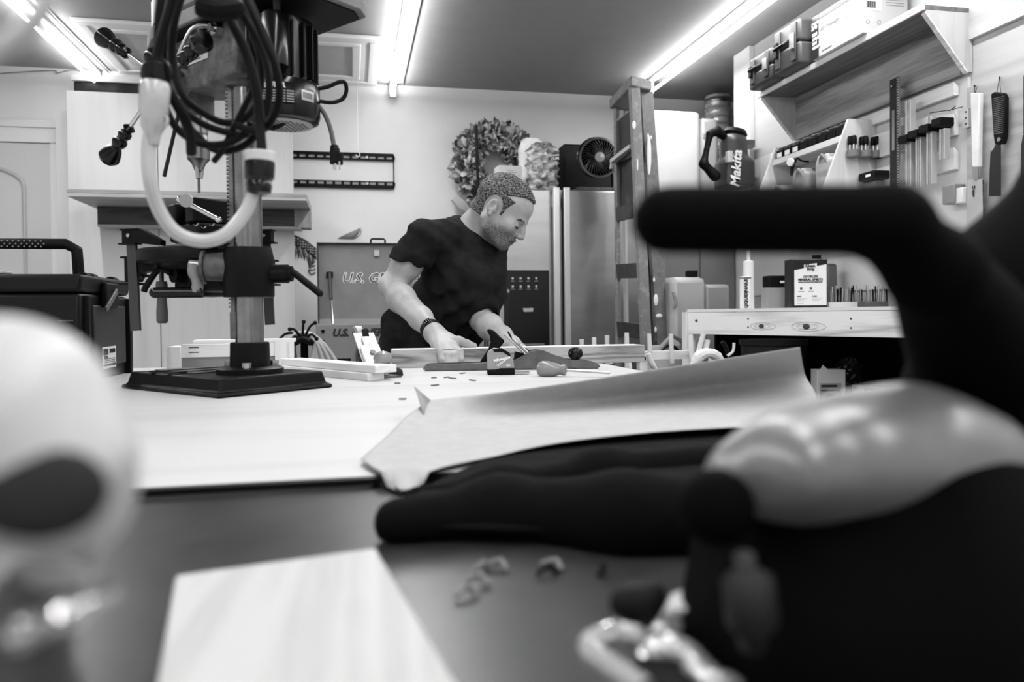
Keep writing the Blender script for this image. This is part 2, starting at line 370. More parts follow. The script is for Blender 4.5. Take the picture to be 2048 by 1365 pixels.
# pull cord with a hook
pc = W(713, 118, 4.62); pe = W(714, 296, 4.62)
t = thing('attic_pull_cord', 'thin white pull cord hanging from the attic hatch, with a small hook', 'cord', (pc.x, pc.y, pe.z))
MB().tube([(0, 0, CEIL-pe.z-.008), (.001, 0, .0)], .0028, 6).build('cord', WHT, t)
MB().ball((0, 0, CEIL-pe.z-.012), .008, 8).build('eye_bolt', DSTEEL, t)
hk = [Vector((0, 0, 0)), Vector((-.002, 0, -.012)), Vector((.008, 0, -.028)), Vector((.012, 0, -.042)), Vector((.004, 0, -.052)), Vector((-.008, 0, -.048)), Vector((-.012, 0, -.04))]
MB().tube(hk, .003, 6, smooth=4).build('hook', WHT, t)
# plywood sheets against the back wall
def sheet(x0, x1, h, y, name, label, mt=PLY, z0=0.0):
    o = MB().bb(x0, x1, y-.009, y+.009, z0, h).build(name, mt, bevel=.001); tag(o, label, 'plywood', 'plywood sheets on the back wall'); return o
sheet(-1.66, -1.0, 2.262, 4.90, 'plywood_sheet', 'pale plywood sheet standing furthest left and lowest against the back wall')
sheet(-1.566, -1.093, 2.352, 4.80, 'plywood_sheet', 'tall narrow plywood sheet between the door and the drill press column, left of the seam')
sheet(-1.088, -.335, 2.352, 4.80, 'plywood_sheet', 'tall plywood sheet behind the drill press column, right of the seam')
# dark banner with stars above the sheets
t = thing('banner', 'dark cloth banner with a row of white stars above the plywood sheets', 'banner', (-1.3, 4.93, 2.28))
rows = [[(x, .006*sin(x*40), z) for x in np.linspace(-.27, .28, 40)] for z in (0, .06, .12, .17)]
MB().grid(rows).build('cloth', mat('flag_cloth', .16, .9, nz=.05, ns=6), t, solid=.003)
for i in range(7):
    c = Vector((-.24+i*.075, -.012, .09)); st = [(.018*(1 if k % 2 == 0 else .42)*sin(k*pi/5), .018*(1 if k % 2 == 0 else .42)*cos(k*pi/5)) for k in range(10)]
    MB().prism(st, c, (1, 0, 0), (0, 0, 1), .003).build('star', INKW, t)
MB().bb(-.28, .3, -.02, .005, .165, .2).build('hanging_rail', TRIM, t, bevel=.003)
# plywood wall shelf
t = thing('wall_shelf', 'thick plywood shelf on the plywood sheets behind the drill press', 'shelf', (-.823, 4.79, 1.684))
MB().bb(-.59, .59, -.49, 0, .019, .038).build('top_board', wood('shelf_ply', .62, .1, 0, 8), t, bevel=.001)
MB().bb(-.59, .59, -.49, -.001, 0, .018).build('lower_board', wood('shelf_ply2', .66, .1, 0, 8), t, bevel=.001)
MB().bb(-.555, .50, -.13, -.11, -.10, -.001).build('apron', wood('dark_apron', .24, .08, 0, 12), t)
MB().bb(-.555, .535, -.135, -.0, -.112, -.1005).build('lower_ledge', wood('ledge', .7, .1, 0, 8), t)
MB().bb(.50, .59, -.14, -.001, -.105, -.001).build('end_block', wood('endblk', .55, .06, 2, 8), t)
# tv wall mount
t = thing('tv_wall_mount', 'black steel slotted television mount on the bare back wall', 'wall mount', (-.04, 4.99, 1.975))
def rail(z, lip):
    m = MB(); w0, w1 = -.33, .312; n = 12; p = (w1-w0)/n
    m.bb(w0, w1, -.012, 0, z+.011, z+.017+lip).bb(w0, w1, -.012, 0, z-.017-(.012-lip), z-.006)
    for k in range(n+1): m.bb(w0+k*p-.008, w0+k*p+.008, -.012, 0, z-.007, z+.012)
    return m
rail(.088, .012).build('top_rail', BLK, t); rail(-.078, 0).build('bottom_rail', BLK, t)
MB().bb(.308, .315, -.012, 0, -.1, .11).build('side_bar', BLK, t)
for x in (.145,):
    for z in (.09, -.076): MB().cyl((x, -.016, z), (x, 0, z), .008, n=12).build('screw', WHT, t)
# eagle decal (generic bird with striped wings)
t = thing('eagle_wall_decal', 'flat wall decal of a striped-winged eagle behind the open tool chest', 'decal', (-.2, 4.992, 1.5))
DEC = mat('decal_dark', .25, .7)
for k in range(9):   # feathers of the left wing
    a = W(583+k*5.2, 484+k*3, 4.992); b = W(586+k*6.0, 520+k*.8-abs(k-5)*1.0, 4.992)
    if k > 5: b = W(600+k*3.2, 540-(k-6)*3, 4.992)
    d = (b-a); n = Vector((-d.z, 0, d.x)).normalized()*.0075
    MB().add([a-n*.6, a+n*.6, (a+b)/2+n+UX*.004, b, (a+b)/2-n+UX*.004], [(0, 1, 2, 3, 4)]).build('feather', DEC if k % 2 == 0 else mat('decal_mid', .55, .7), t, world=True, solid=.001)
m = MB()
band = [W(583, 467, 4.991), W(610, 479, 4.991), W(633, 497, 4.991), W(633, 520, 4.991), W(612, 502, 4.991), W(583, 484, 4.991)]
m.add(band, [(0, 1, 4, 5), (1, 2, 3, 4)]).build('wing_band', DEC, t, world=True, solid=.001)
for r_ in range(3):
    for k in range(10):
        c = W(586+k*5, 472+k*3.0+r_*5+(k % 2)*2, 4.989); MB().cyl(c, c+Vector((0, .002, 0)), .0032, n=6).build('dot', INKW, t, world=True)
for k in range(4):
    a = W(631, 545-k*7, 4.991); b = W(617+k, 540-k*8, 4.991); c = W(622, 549-k*8, 4.991); MB().tube([a, c, b], .0035, 5, smooth=3).build('tail_feather', DEC, t, world=True)
m = MB(); tip = [W(675, 477, 4.991), W(700, 465, 4.991), W(722, 455, 4.991), W(718, 466, 4.991), W(712, 473, 4.991), W(706, 478, 4.991)]
m.add(tip, [tuple(range(6))]).build('wing_tip', mat('decal_mid', .55, .7), t, world=True, solid=.001)
MB().tube([W(722, 460, 4.991), W(721, 470, 4.991), W(708, 478, 4.991)], .002, 5).build('wing_outline', DEC, t, world=True)
# ================= WORKBENCH =================
t = thing('workbench', 'large workbench with pale plywood top across the middle of the room', 'workbench', (-.6, 1.5, 0))
MB().bb(-1.7, .683, .684, 2.33, .896, BZ).build('bench_top', BENCHM, t, world=True, bevel=.001)
MB().bb(-1.7, .684, .672, .6835, .9145, .9195).build('edge_strip', BLK, t, world=True)
MB().bb(-1.65, .64, .74, 2.28, .80, .895).build('apron', PINE, t, world=True)
for x in (-1.6, .58):
    for y in (.8, 2.2): MB().bb(x-.045, x+.045, y-.045, y+.045, 0, .8).build('leg', PINEZ, t, world=True)
# small dents and shavings on the bench
for i, (px, py) in enumerate([(868, 757), (893, 756), (905, 758), (795, 768), (925, 748), (945, 762), (805, 800), (870, 772)]):
    p = WZ(px, py, BZ); tag(MB().box((p.x, p.y, BZ+.0015), (.012+.006*(i % 3), .006, .002), (0, 0, i)).build('wood_chip', mat('chip', .45, .8)),
        'small dark wood chip lying on the pale bench top', 'wood chip', 'wood chips on the bench top')
# nearer machine table in front of the bench (dark polished surface)
t = thing('machine_table', 'dark polished cast-iron machine table in front of the workbench', 'machine table', (-.1, .35, 0))
TABM = mat('dark_cast_top', .16, .33, .0, nz=.07, ns=9, stretch=(1, .7, 1))
MB().bb(-1.2, 1.3, .16, .6705, .88, .912).build('table_top', TABM, t, world=True, bevel=.004)
MB().bb(-1.1, 1.2, .2, .63, .3, .879).build('cabinet', G30, t, world=True, bevel=.01)
for x in (-1.05, 1.15):
    for y in (.24, .59): MB().bb(x-.03, x+.03, y-.03, y+.03, 0, .3).build('leg', BLK, t, world=True)
# ================= DRILL PRESS =================
t = thing('drill_press', 'black benchtop drill press with steel column and vented motor, standing on the workbench', 'drill press', (-.193, 1.545, BZ), R(130))
dp = t
mirror_u = 1
# local +x = front of the machine, +y = side nearer the camera
b = MB(); hx0, hx1, hy = -.085, .255, .115
def rloop(x0, x1, y, z): return [(x0, -y, z), (x1, -y, z), (x1, y, z), (x0, y, z)]
lv = [rloop(hx0-.008, hx1+.008, hy+.008, .0), rloop(hx0-.008, hx1+.008, hy+.008, .007), rloop(hx0, hx1, hy, .009), rloop(hx0+.006, hx1-.006, hy-.006, .033)]
vs = [p for l in lv for p in l]; fs = [(3, 2, 1, 0), (12, 13, 14, 15)]
for i in range(3):
    for k in range(4): fs.append((i*4+k, i*4+(k+1) % 4, (i+1)*4+(k+1) % 4, (i+1)*4+k))
b.add(vs, fs).build('base', IRON, t, bevel=.004)
MB().bb(.07, .22, -.075, .075, .032, .036).build('base_plate', mat('planed_iron', .45, .3, .8), t, bevel=.001)
for x in (.105, .165): MB().bb(x-.008, x+.008, -.11, .11, .0345, .037).build('base_slot', BLK, t)
MB().lathe([(.062, .033), (.062, .042), (.055, .046)], n=32).build('column_flange', IRON, t)
MB().lathe([(.037, .044), (.036, .09), (.0345, .092)], n=32).build('column_collar', IRON, t)
for a in (20, 140, 260): MB().cyl((.049*cos(R(a)), .049*sin(R(a)), .044), (.049*cos(R(a)), .049*sin(R(a)), .055), .008, n=6).build('bolt', STEEL, t)
MB().lathe([(.0262, .09), (.0262, .72)], n=40).build('column', mat('column_steel', .55, .22, 1, nz=.05, ns=30), t)
ra = R(62); rd = Vector((cos(ra), sin(ra), 0))
m = MB(); m.bar(rd*.0295+UZ*.098, rd*.0295+UZ*.60, .012, .007, rd); m.bar(rd*.030+UZ*.098, rd*.030+UZ*.15, .013, .010, rd)
for k in range(62): z = .158+k*.0072; m.bar(rd*.033+UZ*z, rd*.033+UZ*(z+.0032), .013, .008, rd)
m.build('rack', DSTEEL, t)
# table bracket
z0, z1 = .178, .272
MB().lathe([(.046, z0), (.047, z0+.004), (.047, z1-.02), (.043, z1)], n=32).build('table_bracket', IRON, t)
ci = Vector((.72, .69, 0)).normalized()         # crank axis: towards the left of the picture
g = MB().cyl(ci*.02+UZ*.236, ci*.078+UZ*.236, .030, .026); g.cyl(ci*.078+UZ*.236, ci*.084+UZ*.236, .032); g.build('worm_housing', mat('worn_paint', .28, .5, nz=.08, ns=60), t, bevel=.001)
MB().cyl(ci*.08+UZ*.240, ci*.108+UZ*.243, .0095).build('crank_shaft', STEEL, t)
cr = ci*.098
cp = [cr+UZ*.24, cr+UZ*.228+ci*.002, cr+UZ*.205-ci*.004, cr+UZ*.188]
MB().tube(cp, [.014, .013, .011, .011], 12, smooth=4).build('crank_arm', mat('crank_arm_grey', .5, .4), t)
MB().cyl(cr+UZ*.188-ci*.012, cr+UZ*.188+ci*.075, .0105, n=18).ball(cr+UZ*.188+ci*.075, .0105, 12).build('crank_handle', BLKG, t)
lo = Vector((-.72, -.60, 0)).normalized()
MB().cyl(lo*.03+UZ*.222, lo*.075+UZ*.222, .018).cyl(lo*.075+UZ*.222, lo*.083+UZ*.222, .015).build('clamp_barrel', IRON, t)
MB().cyl(lo*.08+UZ*.228, lo*.087+UZ*.220, .007).cyl(lo*.086+UZ*.224, lo*.135+UZ*.184, .0068, n=12).ball(lo*.135+UZ*.184, .0068, 10).build('clamp_lever', BLK, t)
MB().bb(.02, .13, -.03, .03, .19, .247).build('table_arm', IRON, t, bevel=.008)
MB().bb(.12, .19, -.04, .05, .182, .25).build('tilt_bracket', IRON, t, bevel=.01)
MB().cyl((.155, .05, .225), (.155, .068, .225), .016, n=16).build('tilt_knob', IRON, t)
MB().tube([(.16, .07, .228), (.175, .085, .236), (.195, .10, .205), (.20, .104, .192)], .006, 10, smooth=3).build('tilt_lever', BLK, t)
tb = MB().lathe([(.110, .247), (.122, .252), (.122, .270), (.119, .276)], (.165, 0, 0), n=48); tb.build('table', IRON, t)
MB().lathe([(.08, .235), (.10, .247)], (.165, 0, 0), n=32).build('table_rib', IRON, t)
# head casting
hm = mat('head_casting', .34, .55, nz=.10, ns=35, bump=.15, bs=150)
MB().prism([(-.05, .6), (-.045, .585), (.06, .578), (.15, .59), (.205, .60), (.215, .63), (.215, .685), (-.06, .685)], (0, .055, 0), (1, 0, 0), (0, 0, 1), .11).build('head', hm, t, bevel=.006)
MB().lathe([(.038, .575), (.038, .612)], n=32).build('head_collar', hm, t)
PX = .172
MB().lathe([(.03, .55), (.032, .555), (.032, .6)], (PX, 0, 0), n=24).build('quill_collar', hm, t)
MB().lathe([(.019, .515), (.02, .52), (.02, .56)], (PX, 0, 0), n=24).build('quill', STEEL, t)
q = t
MB().lathe([(.008, .44), (.014, .455), (.022, .463), (.0225, .485), (.019, .487), (.019, .51), (.015, .52)], (PX, 0, 0), n=24).build('chuck', mat('chuck_steel', .5, .3, .9), t)
for k in range(3): a = k*2.1; MB().cyl((PX+.004*cos(a), .004*sin(a), .425), (PX+.008*cos(a), .008*sin(a), .455), .004, n=8).build('chuck_jaw', STEEL, t)
MB().cyl((PX, 0, .395), (PX, 0, .44), .003, n=8).build('drill_bit', DSTEEL, t)
MB().cyl((PX-.03, .05, .57), (PX-.052, .1, .41), .0038, n=8).build('depth_rod', BLK, t)
# belt cover (long tapered housing, well above eye level)
cov = [(-.245, .06), (-.225, .09), (.18, .09), (.235, .07), (.26, .03), (.26, -.05), (.235, -.085), (.16, -.105), (-.225, -.105), (-.245, -.075)]
MB().prism(cov, (0, 0, .684), (1, 0, 0), (0, 1, 0), .028).build('cover_rim', mat('cover_rim', .40, .5, nz=.03, ns=30), t, bevel=.003)
cin = [(x*.965, y*.93) for x, y in cov]
MB().prism(cin, (0, 0, .713), (1, 0, 0), (0, 1, 0), .075).build('belt_cover', mat('cover_paint', .30, .35), t, bevel=.012)
MB().prism([(x*.985, y*.97) for x, y in cov], (0, 0, .711), (1, 0, 0), (0, 1, 0), .004).build('cover_seam', BLK, t)
cv2 = [(x*.96, y*.92) for x, y in cov]
MB().prism(cv2, (0, 0, .6815), (1, 0, 0), (0, 1, 0), .002).build('cover_underside', BLK, t)
# instruction plate on the side of the head
pm = MB().bb(.035, .125, .0553, .0565, .627, .674).build('instruction_plate', PAPW, t)
m = MB()
for k in range(8): m.bb(.05 if k % 3 else .058, .118, .0566, .0572, .632+k*.005, .6332+k*.005)
m.build('printed_lines', INK, pm)
TM[pm.name] = TM[t.name]
pm2 = MB().bb(.135, .178, .0553, .0565, .627, .665).build('black_plate', BLK, t)
m = MB()
for k in range(6): m.bb(.14, .172, .0566, .0572, .632+k*.005, .6335+k*.005)
m.build('printed_lines', INKG, pm2)
MB().tube([(.0, .06, .672), (.01, .075, .676), (.035, .088, .668), (.066, .098, .622)], .0048, 10, smooth=4).ball((.068, .099, .619), .0058, 8).build('tension_lever', STEEL, t)
MB().cyl((-.008, .05, .668), (-.008, .07, .668), .013, n=6).cyl((-.008, .07, .668), (-.008, .078, .668), .007).build('tension_bolt', CHROME, t)
# feed hub and three spoke handles
hb = Vector((.145, .0, .602))
MB().cyl(hb+UY*.04, hb+UY*.095, .024, n=24).cyl(hb+UY*.095, hb+UY*.10, .018).build('feed_hub', hm, t)
hc = hb+UY*.085
def spoke(d, L=.125):
    d = Vector(d).normalized(); a = hc; e = hc+d*L
    r = MB().cyl(a, e, .0042, n=12).build('feed_spoke', CHROME, t)
    TM[r.name] = TM[t.name]
    m = frame_to(d)
    prof = [(.006, -.012), (.012, -.006), (.0075, .002), (.0125, .008), (.013, .014), (.009, .022), (.0145, .03), (.0145, .036), (.010, .046), (.0155, .056), (.0195, .070), (.021, .078), (.016, .086), (.004, .088)]
    MB().lathe(prof, e, d, 20).build('grip', BLKG, r)
spoke((.80, .12, .50), .14); spoke((.72, .12, -.56), .14); spoke((-.9, .1, .15), .10)
MB().ball((.115, .115, .628), .021, 20).build('depth_stop_knob', BLKG, t)
MB().cyl((.115, .055, .628), (.115, .1, .628), .006, n=10).build('stop_stem', DSTEEL, t)
# motor behind the column
mc = Vector((-.125, .004, 0))
MB().lathe([(.05, .486), (.061, .490), (.064, .500), (.064, .548), (.061, .556)], mc, n=40).build('fan_cowl', BLKG, t)
fg = MB().lathe([(.05, .4835), (.05, .4862)], mc, n=40).build('vent_plate', mat('vent_grey', .62, .5), t); TM[fg.name] = TM[t.name]
m = MB()
for i in range(-4, 5):
    for j in range(-6, 7):
        x, y = i*.009+(j % 2)*.0045, j*.0062
        if x*x+y*y < .043**2 and x*x+y*y > .00001: m.lathe([(.0030, 0), (.0030, .0006)], mc+Vector((x, y, .4831)), n=8, sx=1.25, sy=.6)
m.build('vent_holes', INK, fg)
mb = MB().lathe([(.054, .555), (.054, .665), (.03, .672)], mc, n=40); mb.build('motor_body', BLKG, t)
for k in range(18):
    a = 2*pi*k/18; d = Vector((cos(a), sin(a), 0)); MB().bar(mc+d*.056+UZ*.56, mc+d*.056+UZ*.655, .003, .012, d).build('cooling_fin', BLK, t)
MB().lathe([(.022, .575), (.0225, .58), (.0225, .66), (.02, .664)], mc+Vector((-.052, .053, -.008)), n=28).build('capacitor_cover', BLKG, t)
MB().bb(-.09, -.03, -.03, .035, .6, .68).build('motor_bracket', hm, t, bevel=.01)
for (x, y) in ((-.065, .035), (-.16, .04)): MB().cyl((x, y, .635), (x, y, .69), .007, n=12).build('mount_bolt', CHROME, t)
# lettering and stickers around the cowl
def wrap(ang0, ang1, za, zb, m_, name, r=.0643):
    rows = [[mc+Vector((r*cos(a), r*sin(a), z)) for a in np.linspace(ang0, ang1, 10)] for z in (za, zb)]
    o = MB().grid(rows).build(name, m_, t, solid=.0004); TM[o.name] = TM[t.name]; return o
toc = atan2(.72, .69)
fa = R(137)
lb = wrap(fa-.55, fa+.42, .507, .545, BLK, 'rating_plate')
for r_ in range(5):
    for k in range(4):
        a0 = fa-.45+.22*k; rows = [[mc+Vector((.0652*cos(a), .0652*sin(a), z)) for a in (a0, a0+.09, a0+.19)] for z in (.510+r_*.0045, .5128+r_*.0045)]
        MB().grid(rows).build('plate_cell', INKG, lb)
for k, chh in enumerate('MOTOR'):
    a = fa+.02-.12*(k-2)*-1*-1; a = fa-.3+k*.105
    d = Vector((cos(a), sin(a), 0)); nrm = TM[t.name].to_3x3() @ d; tang = (TM[t.name].to_3x3() @ Vector((-sin(a), cos(a), 0)))
    # reading direction as seen from outside: left to right
    xa = Vector((0, 0, 1)).cross(nrm)
    text(chh, .012, TM[t.name] @ (mc+d*.0655+UZ*.5385), xa, UZ, INKW, t, bold=.0006)
st = wrap(fa+.62, fa+1.05, .518, .536, PAPW, 'sticker')
m = MB()
for k in range(12):
    a = fa+.67+k*.028; d = Vector((cos(a), sin(a), 0)); m.bar(mc+d*.0648+UZ*.522, mc+d*.0648+UZ*.532, .0009 if k % 3 else .0016, .0006, d)
m.build('barcode', INKG, st)
# ---- things at the drill press ----
def img(px, py, d): return Wd(px, py, d)
vt = thing('machine_vise', 'black machine vise with bright turning handle on the drill press table', 'vise', TM[dp.name] @ Vector((.165, 0, .2765)), R(128))
MB().bb(-.085, .085, -.05, .05, 0, .012).build('vise_base', IRON, vt, bevel=.003)
MB().bb(-.07, .03, -.045, .045, .012, .05).build('vise_body', BLK, vt, bevel=.006)
MB().bb(-.065, -.03, -.05, .05, .05, .098).build('fixed_jaw', BLK, vt, bevel=.004)
MB().bb(.012, .045, -.05, .05, .045, .092).build('moving_jaw', BLK, vt, bevel=.004)
MB().bb(-.0, .08, -.03, .03, .02, .10).build('slide', BLK, vt, bevel=.006)
TM['vt'] = TM[vt.name]
vi = TM[vt.name].inverted()
h0, h1 = vi @ img(360, 399, 1.42), vi @ img(437, 440, 1.45)
hh = MB().cyl(h0, h1, .0045, n=14).ball(h0, .0072, 12).ball(h1, .0065, 12); hh.build('turning_handle', CHROME, vt)
MB().cyl(vi @ img(372, 402, 1.415), vi @ img(374, 400, 1.52), .012, n=18).build('vise_screw', STEEL, vt)
bp_ = MB().bb(-.14, .045, .03, .065, .0, .007); bp_.build('wear_plate', mat('wear', .35, .6, nz=.1, ns=40), vt)
for k in range(3):
    c = vi @ img(392+k*16, 452+k % 2*5, 1.44); MB().tube([c+Vector((-.009, 0, .004)), c, c+Vector((.009, 0, .003))], .0012, 6, smooth=3).build('spring', CHROME, vt)
def fclamp(name, label, px, d, flip, ytop, yjaw, yend, reach, handle=True):
    """hanging bar clamp: fixed head at ytop, sliding jaw at yjaw, bar end at yend (heights from pixels at distance d)"""
    A = img(px, ytop, d); J = img(px+4, yjaw, d+.01); E_ = img(px+9, yend, d+.0)
    c = thing(name, label, 'clamp', (E_.x, E_.y, E_.z), group='bar clamps on the drill press table')
    rv = Vector((reach.x, reach.y, 0)).normalized(); L = Vector((reach.x, reach.y, 0)).length
    sd = Vector((-rv.y, rv.x, 0))
    MB().bar(E_, A, .021, .006, sd).build('bar', DSTEEL if False else mat('clamp_bar', .27, .4, .6), c, world=True)
    top = [(-.016, .012), (.028, .012), (L, -.012), (L, -.022), (.022, -.016), (-.016, -.016)]
    MB().prism(top, A+sd*.008, rv, UZ, .016).bar(A-rv*.02+UZ*.012, A+rv*.02+UZ*.012, .02, .003).bar(A-rv*.024-UZ*.016, A+rv*.016-UZ*.016, .02, .003).build('fixed_jaw', BLK, c, world=True)
    jw = [(-.014, .018), (.03, .012), (L, .012), (L, -.006), (.025, -.012), (.014, -.03), (-.014, -.03)]
    MB().prism(jw, J+sd*.009, rv, UZ, .018).bar(J-rv*.022+UZ*.02, J+rv*.018+UZ*.02, .022, .004).bar(J-rv*.026-UZ*.034, J+rv*.02-UZ*.034, .022, .004).build('sliding_jaw', BLK, c, world=True)
    if handle:
        s0 = J+rv*(L-.008)
        MB().cyl(s0+UZ*.03, s0-UZ*.035, .0045, n=10).build('screw', DSTEEL, c, world=True)
        MB().lathe([(.010, 0), (.0115, .008), (.0095, .02), (.009, .035), (.011, .06), (.011, .08), (.008, .084)], s0-UZ*.03, (0, 0, -1), 16).build('handle', G30, c, world=True)
        MB().cyl(s0+UZ*.03, s0+UZ*.034, .01, n=14).build('pressure_pad', BLK, c, world=True)
        MB().tube([J+rv*.022-UZ*.02, J+rv*.035-UZ*.018, J+rv*.045-UZ*.024], .003, 6, smooth=3).build('release_trigger', BLK, c, world=True)
    MB().cyl(A+sd*.009, A-sd*.011, .004, n=8).build('rivet', STEEL, c, world=True)
fclamp('bar_clamp', 'black bar clamp hanging at the left edge of the drill press table', 263, 1.55, 1, 472, 535, 662, Vector((.066, -.03, 0)))
fclamp('bar_clamp', 'bar clamp mostly hidden behind the column of the drill press', 531, 1.72, 1, 472, 540, 650, Vector((-.06, .02, 0)))
# motor leads and mains plug
lt = thing('motor_lead', 'black motor power lead with three-pin plug dangling in front of the back wall', 'power cord', img(672, 340, 1.4))
MB().tube([img(633, 178, 1.4), img(655, 174, 1.41), img(685, 163, 1.42), img(693, 178, 1.43), (img(686, 197, 1.43)), img(665, 205, 1.42), img(636, 202, 1.41)], .0038, 10, smooth=6).build('cord_loop', BLK, lt, world=True)
MB().tube([img(636, 210, 1.4), img(650, 230, 1.4), img(661, 258, 1.4), img(668, 292, 1.4)], .0042, 10, smooth=6).build('cord', G30, lt, world=True)
MB().tube([img(575, 232, 1.36), img(566, 248, 1.37), img(548, 256, 1.38), img(532, 253, 1.38), img(515, 235, 1.38)], .0038, 10, smooth=6).build('cord_underside', BLK, lt, world=True)
pl = MB().cyl(img(668, 290, 1.4), img(670, 303, 1.4), .0065, .0095, n=12); pl.box(img(670, 315, 1.4), (.018, .02, .024)).box(img(680, 318, 1.4), (.010, .018, .02)).build('plug', BLK, lt, world=True, bevel=.002)
for k, q in enumerate(((667, 330), (671, 333), (679, 331))): MB().box(img(q[0], q[1], 1.4-.005*k), (.003, .005, .014)).build('prong', STEEL, lt, world=True)
# ================= extension cord coil hanging in front =================
ct = thing('extension_cord', 'coiled black extension cord hanging in front of the drill press', 'extension cord', img(430, 290, .86))
def loop(pts, r=.0042, name='cord_loop', m_=RUB, closed=False): MB().tube([img(*p) for p in pts], r, 10, closed, smooth=8).build(name, m_, ct, world=True)
loop([(330, -60, .80), (316, 60, .80), (322, 170, .81), (345, 245, .82), (395, 285, .83), (450, 288, .84), (500, 262, .85), (545, 235, .87), (560, 185, .87), (545, 110, .86), (515, 40, .85), (480, -40, .84)])
loop([(345, -60, .83), (330, 50, .83), (328, 140, .84), (350, 200, .84), (400, 245, .85), (455, 265, .86), (495, 268, .87), (530, 230, .88), (538, 160, .88), (520, 90, .88), (480, 20, .87), (440, -60, .86)])
loop([(380, -60, .86), (350, 40, .86), (345, 120, .87), (365, 190, .87), (405, 225, .88), (445, 245, .88), (485, 240, .88), (515, 200, .89), (522, 130, .89), (500, 50, .89), (455, -50, .88)])
loop([(372, -50, .90), (350, 20, .90), (345, 90, .90), (352, 150, .90), (372, 210, .9), (372, 245, .89), (385, 262, .88), (430, 300, .88), (480, 295, .88), (515, 262, .88), (525, 200, .88)])
loop([(420, -40, .82), (455, 30, .82), (490, 100, .82), (513, 180, .82), (520, 250, .82), (524, 305, .81)], .0052)
loop([(505, 180, .86), (470, 250, .86), (445, 300, .87), (428, 322, .88)], .0036)
loop([(360, -60, .78), (335, 30, .78), (318, 90, .78), (310, 140, .78)], .0046)
loop([(470, -50, .80), (520, 60, .80), (555, 150, .81), (553, 220, .82), (520, 262, .83), (470, 250, .84)], .0040)
loop([(395, -30, .78), (440, 5, .78), (470, 15, .78), (430, 20, .77), (400, 12, .77)], .0105, 'cord_bundle')
loop([(300, 150, .76), (335, 180, .77), (365, 230, .78), (380, 270, .8), (383, 305, .82)], .0055)
MB().cyl(img(308, 128, .77), img(312, 168, .77), .0115, .0125, n=18).build('plug_body', BLK, ct, world=True, bevel=.002)
MB().cyl(img(310, 145, .77), img(316, 148, .775), .016, n=18).build('plug_collar', BLK, ct, world=True)
CLR = mat('clear_connector', .72, .25, nz=.06, ns=40, spec=.6, coat=.4)
MB().lathe([(.0125, 0), (.0145, .006), (.0138, .028), (.0115, .036), (.0112, .044), (.008, .05), (.0062, .062)], img(311, 165, .76), img(305, 270, .76)-img(311, 165, .76), 20).build('clear_socket_end', CLR, ct, world=True)
MB().tube([img(322, 225, .76), img(334, 238, .76), img(330, 252, .76), img(318, 248, .76)], .0022, 8, smooth=4).build('clip', CLR, ct, world=True)
loop([(303, 255, .76), (297, 300, .76), (300, 360, .76), (318, 420, .77), (352, 465, .78), (402, 482, .79), (450, 470, .80), (487, 430, .81), (505, 390, .815), (514, 350, .82)], .0068, 'pale_hose', mat('pale_hose', .74, .4))
MB().cyl(img(520, 305, .815), img(520, 325, .815), .0165, .015, n=20).build('collar_ring', mat('ring_white', .85, .35), ct, world=True, bevel=.001)
MB().lathe([(.0145, 0), (.0155, .006), (.0152, .020), (.012, .024), (.0135, .028), (.0125, .036), (.008, .038)], img(520, 318, .815), img(518, 375, .815)-img(520, 318, .815), 20).build('locking_connector', BLKG, ct, world=True)
# strap that crosses the top left corner, very close
tag(MB().tube([Wd(-60, 140, .17), Wd(0, 95, .17), Wd(50, 62, .17), Wd(85, 20, .17), Wd(108, -40, .17)], .0026, 10, smooth=6).build('hanging_cord', mat('pale_cord', .8, .6)), 'pale blurred cord crossing the top left corner close by', 'cord')
# ================= black tool case at left =================
case_o = Vector((-.575, 1.80, BZ))
t = thing('tool_case', 'large black plastic tool case with raised carry handle at the left of the bench', 'tool case', case_o, 0)
CB = mat('case_black', .07, .45, bump=.05, bs=150, spec=.2)
def quadbox(mb, x0t, x1t, x0b, x1b, y0, y1, z0, z1):
    return mb.add([(x0b, y0, z0), (x1b, y0, z0), (x1b, y1, z0), (x0b, y1, z0), (x0t, y0, z1), (x1t, y0, z1), (x1t, y1, z1), (x0t, y1, z1)], [(3, 2, 1, 0), (4, 5, 6, 7), (0, 1, 5, 4), (1, 2, 6, 5), (2, 3, 7, 6), (3, 0, 4, 7)])
quadbox(MB(), -.42, .012, -.40, .008, -.02, .33, .0, .195).build('body', CB, t, bevel=.008)
quadbox(MB(), -.43, .018, -.425, .014, -.026, .335, .197, .235).build('lid', CB, t, bevel=.008)
MB().bb(.009, .0175, .05, .29, .03, .17).build('side_panel', mat('case_panel', .10, .5, nz=.03, ns=14), t, bevel=.003)
for y in (.0, .315): MB().bb(.004, .022, y, y+.02, .0, .19).build('corner_rib', BLK, t, bevel=.003)
m = MB()
for k in range(4): m.bb(-.03, -.002, -.0245, -.02, .03+k*.035, .033+k*.035)
m.build('front_ribs', G30, t)
lt_ = MB().bb(.016, .03, .10, .19, .165, .222); lt_.build('side_latch', BLK, t, bevel=.004)
MB().bar((.03, .09, .16), (.034, .16, .205), .014, .006, (1, 0, 0)).build('latch_lever', mat('latch_grey', .35, .35), t, bevel=.002)
for y in (.03, .075, .23): MB().cyl((.0, y, .228), (.0, y+.03, .228), .014, n=18).build('lid_hinge_knuckle', BLK, t, bevel=.001)
MB().bar((-.40, 0.02, .24), (-.14, 0.02, .24), .045, .006).build('pale_lid_insert', mat('lid_insert', .75, .4), t, bevel=.002)
hd = MB().tube([(-.44, .06, .235), (-.44, .06, .29), (-.425, .06, .305), (-.04, .06, .305), (-.018, .06, .292), (-.015, .06, .235)], .0125, 8, smooth=0); 
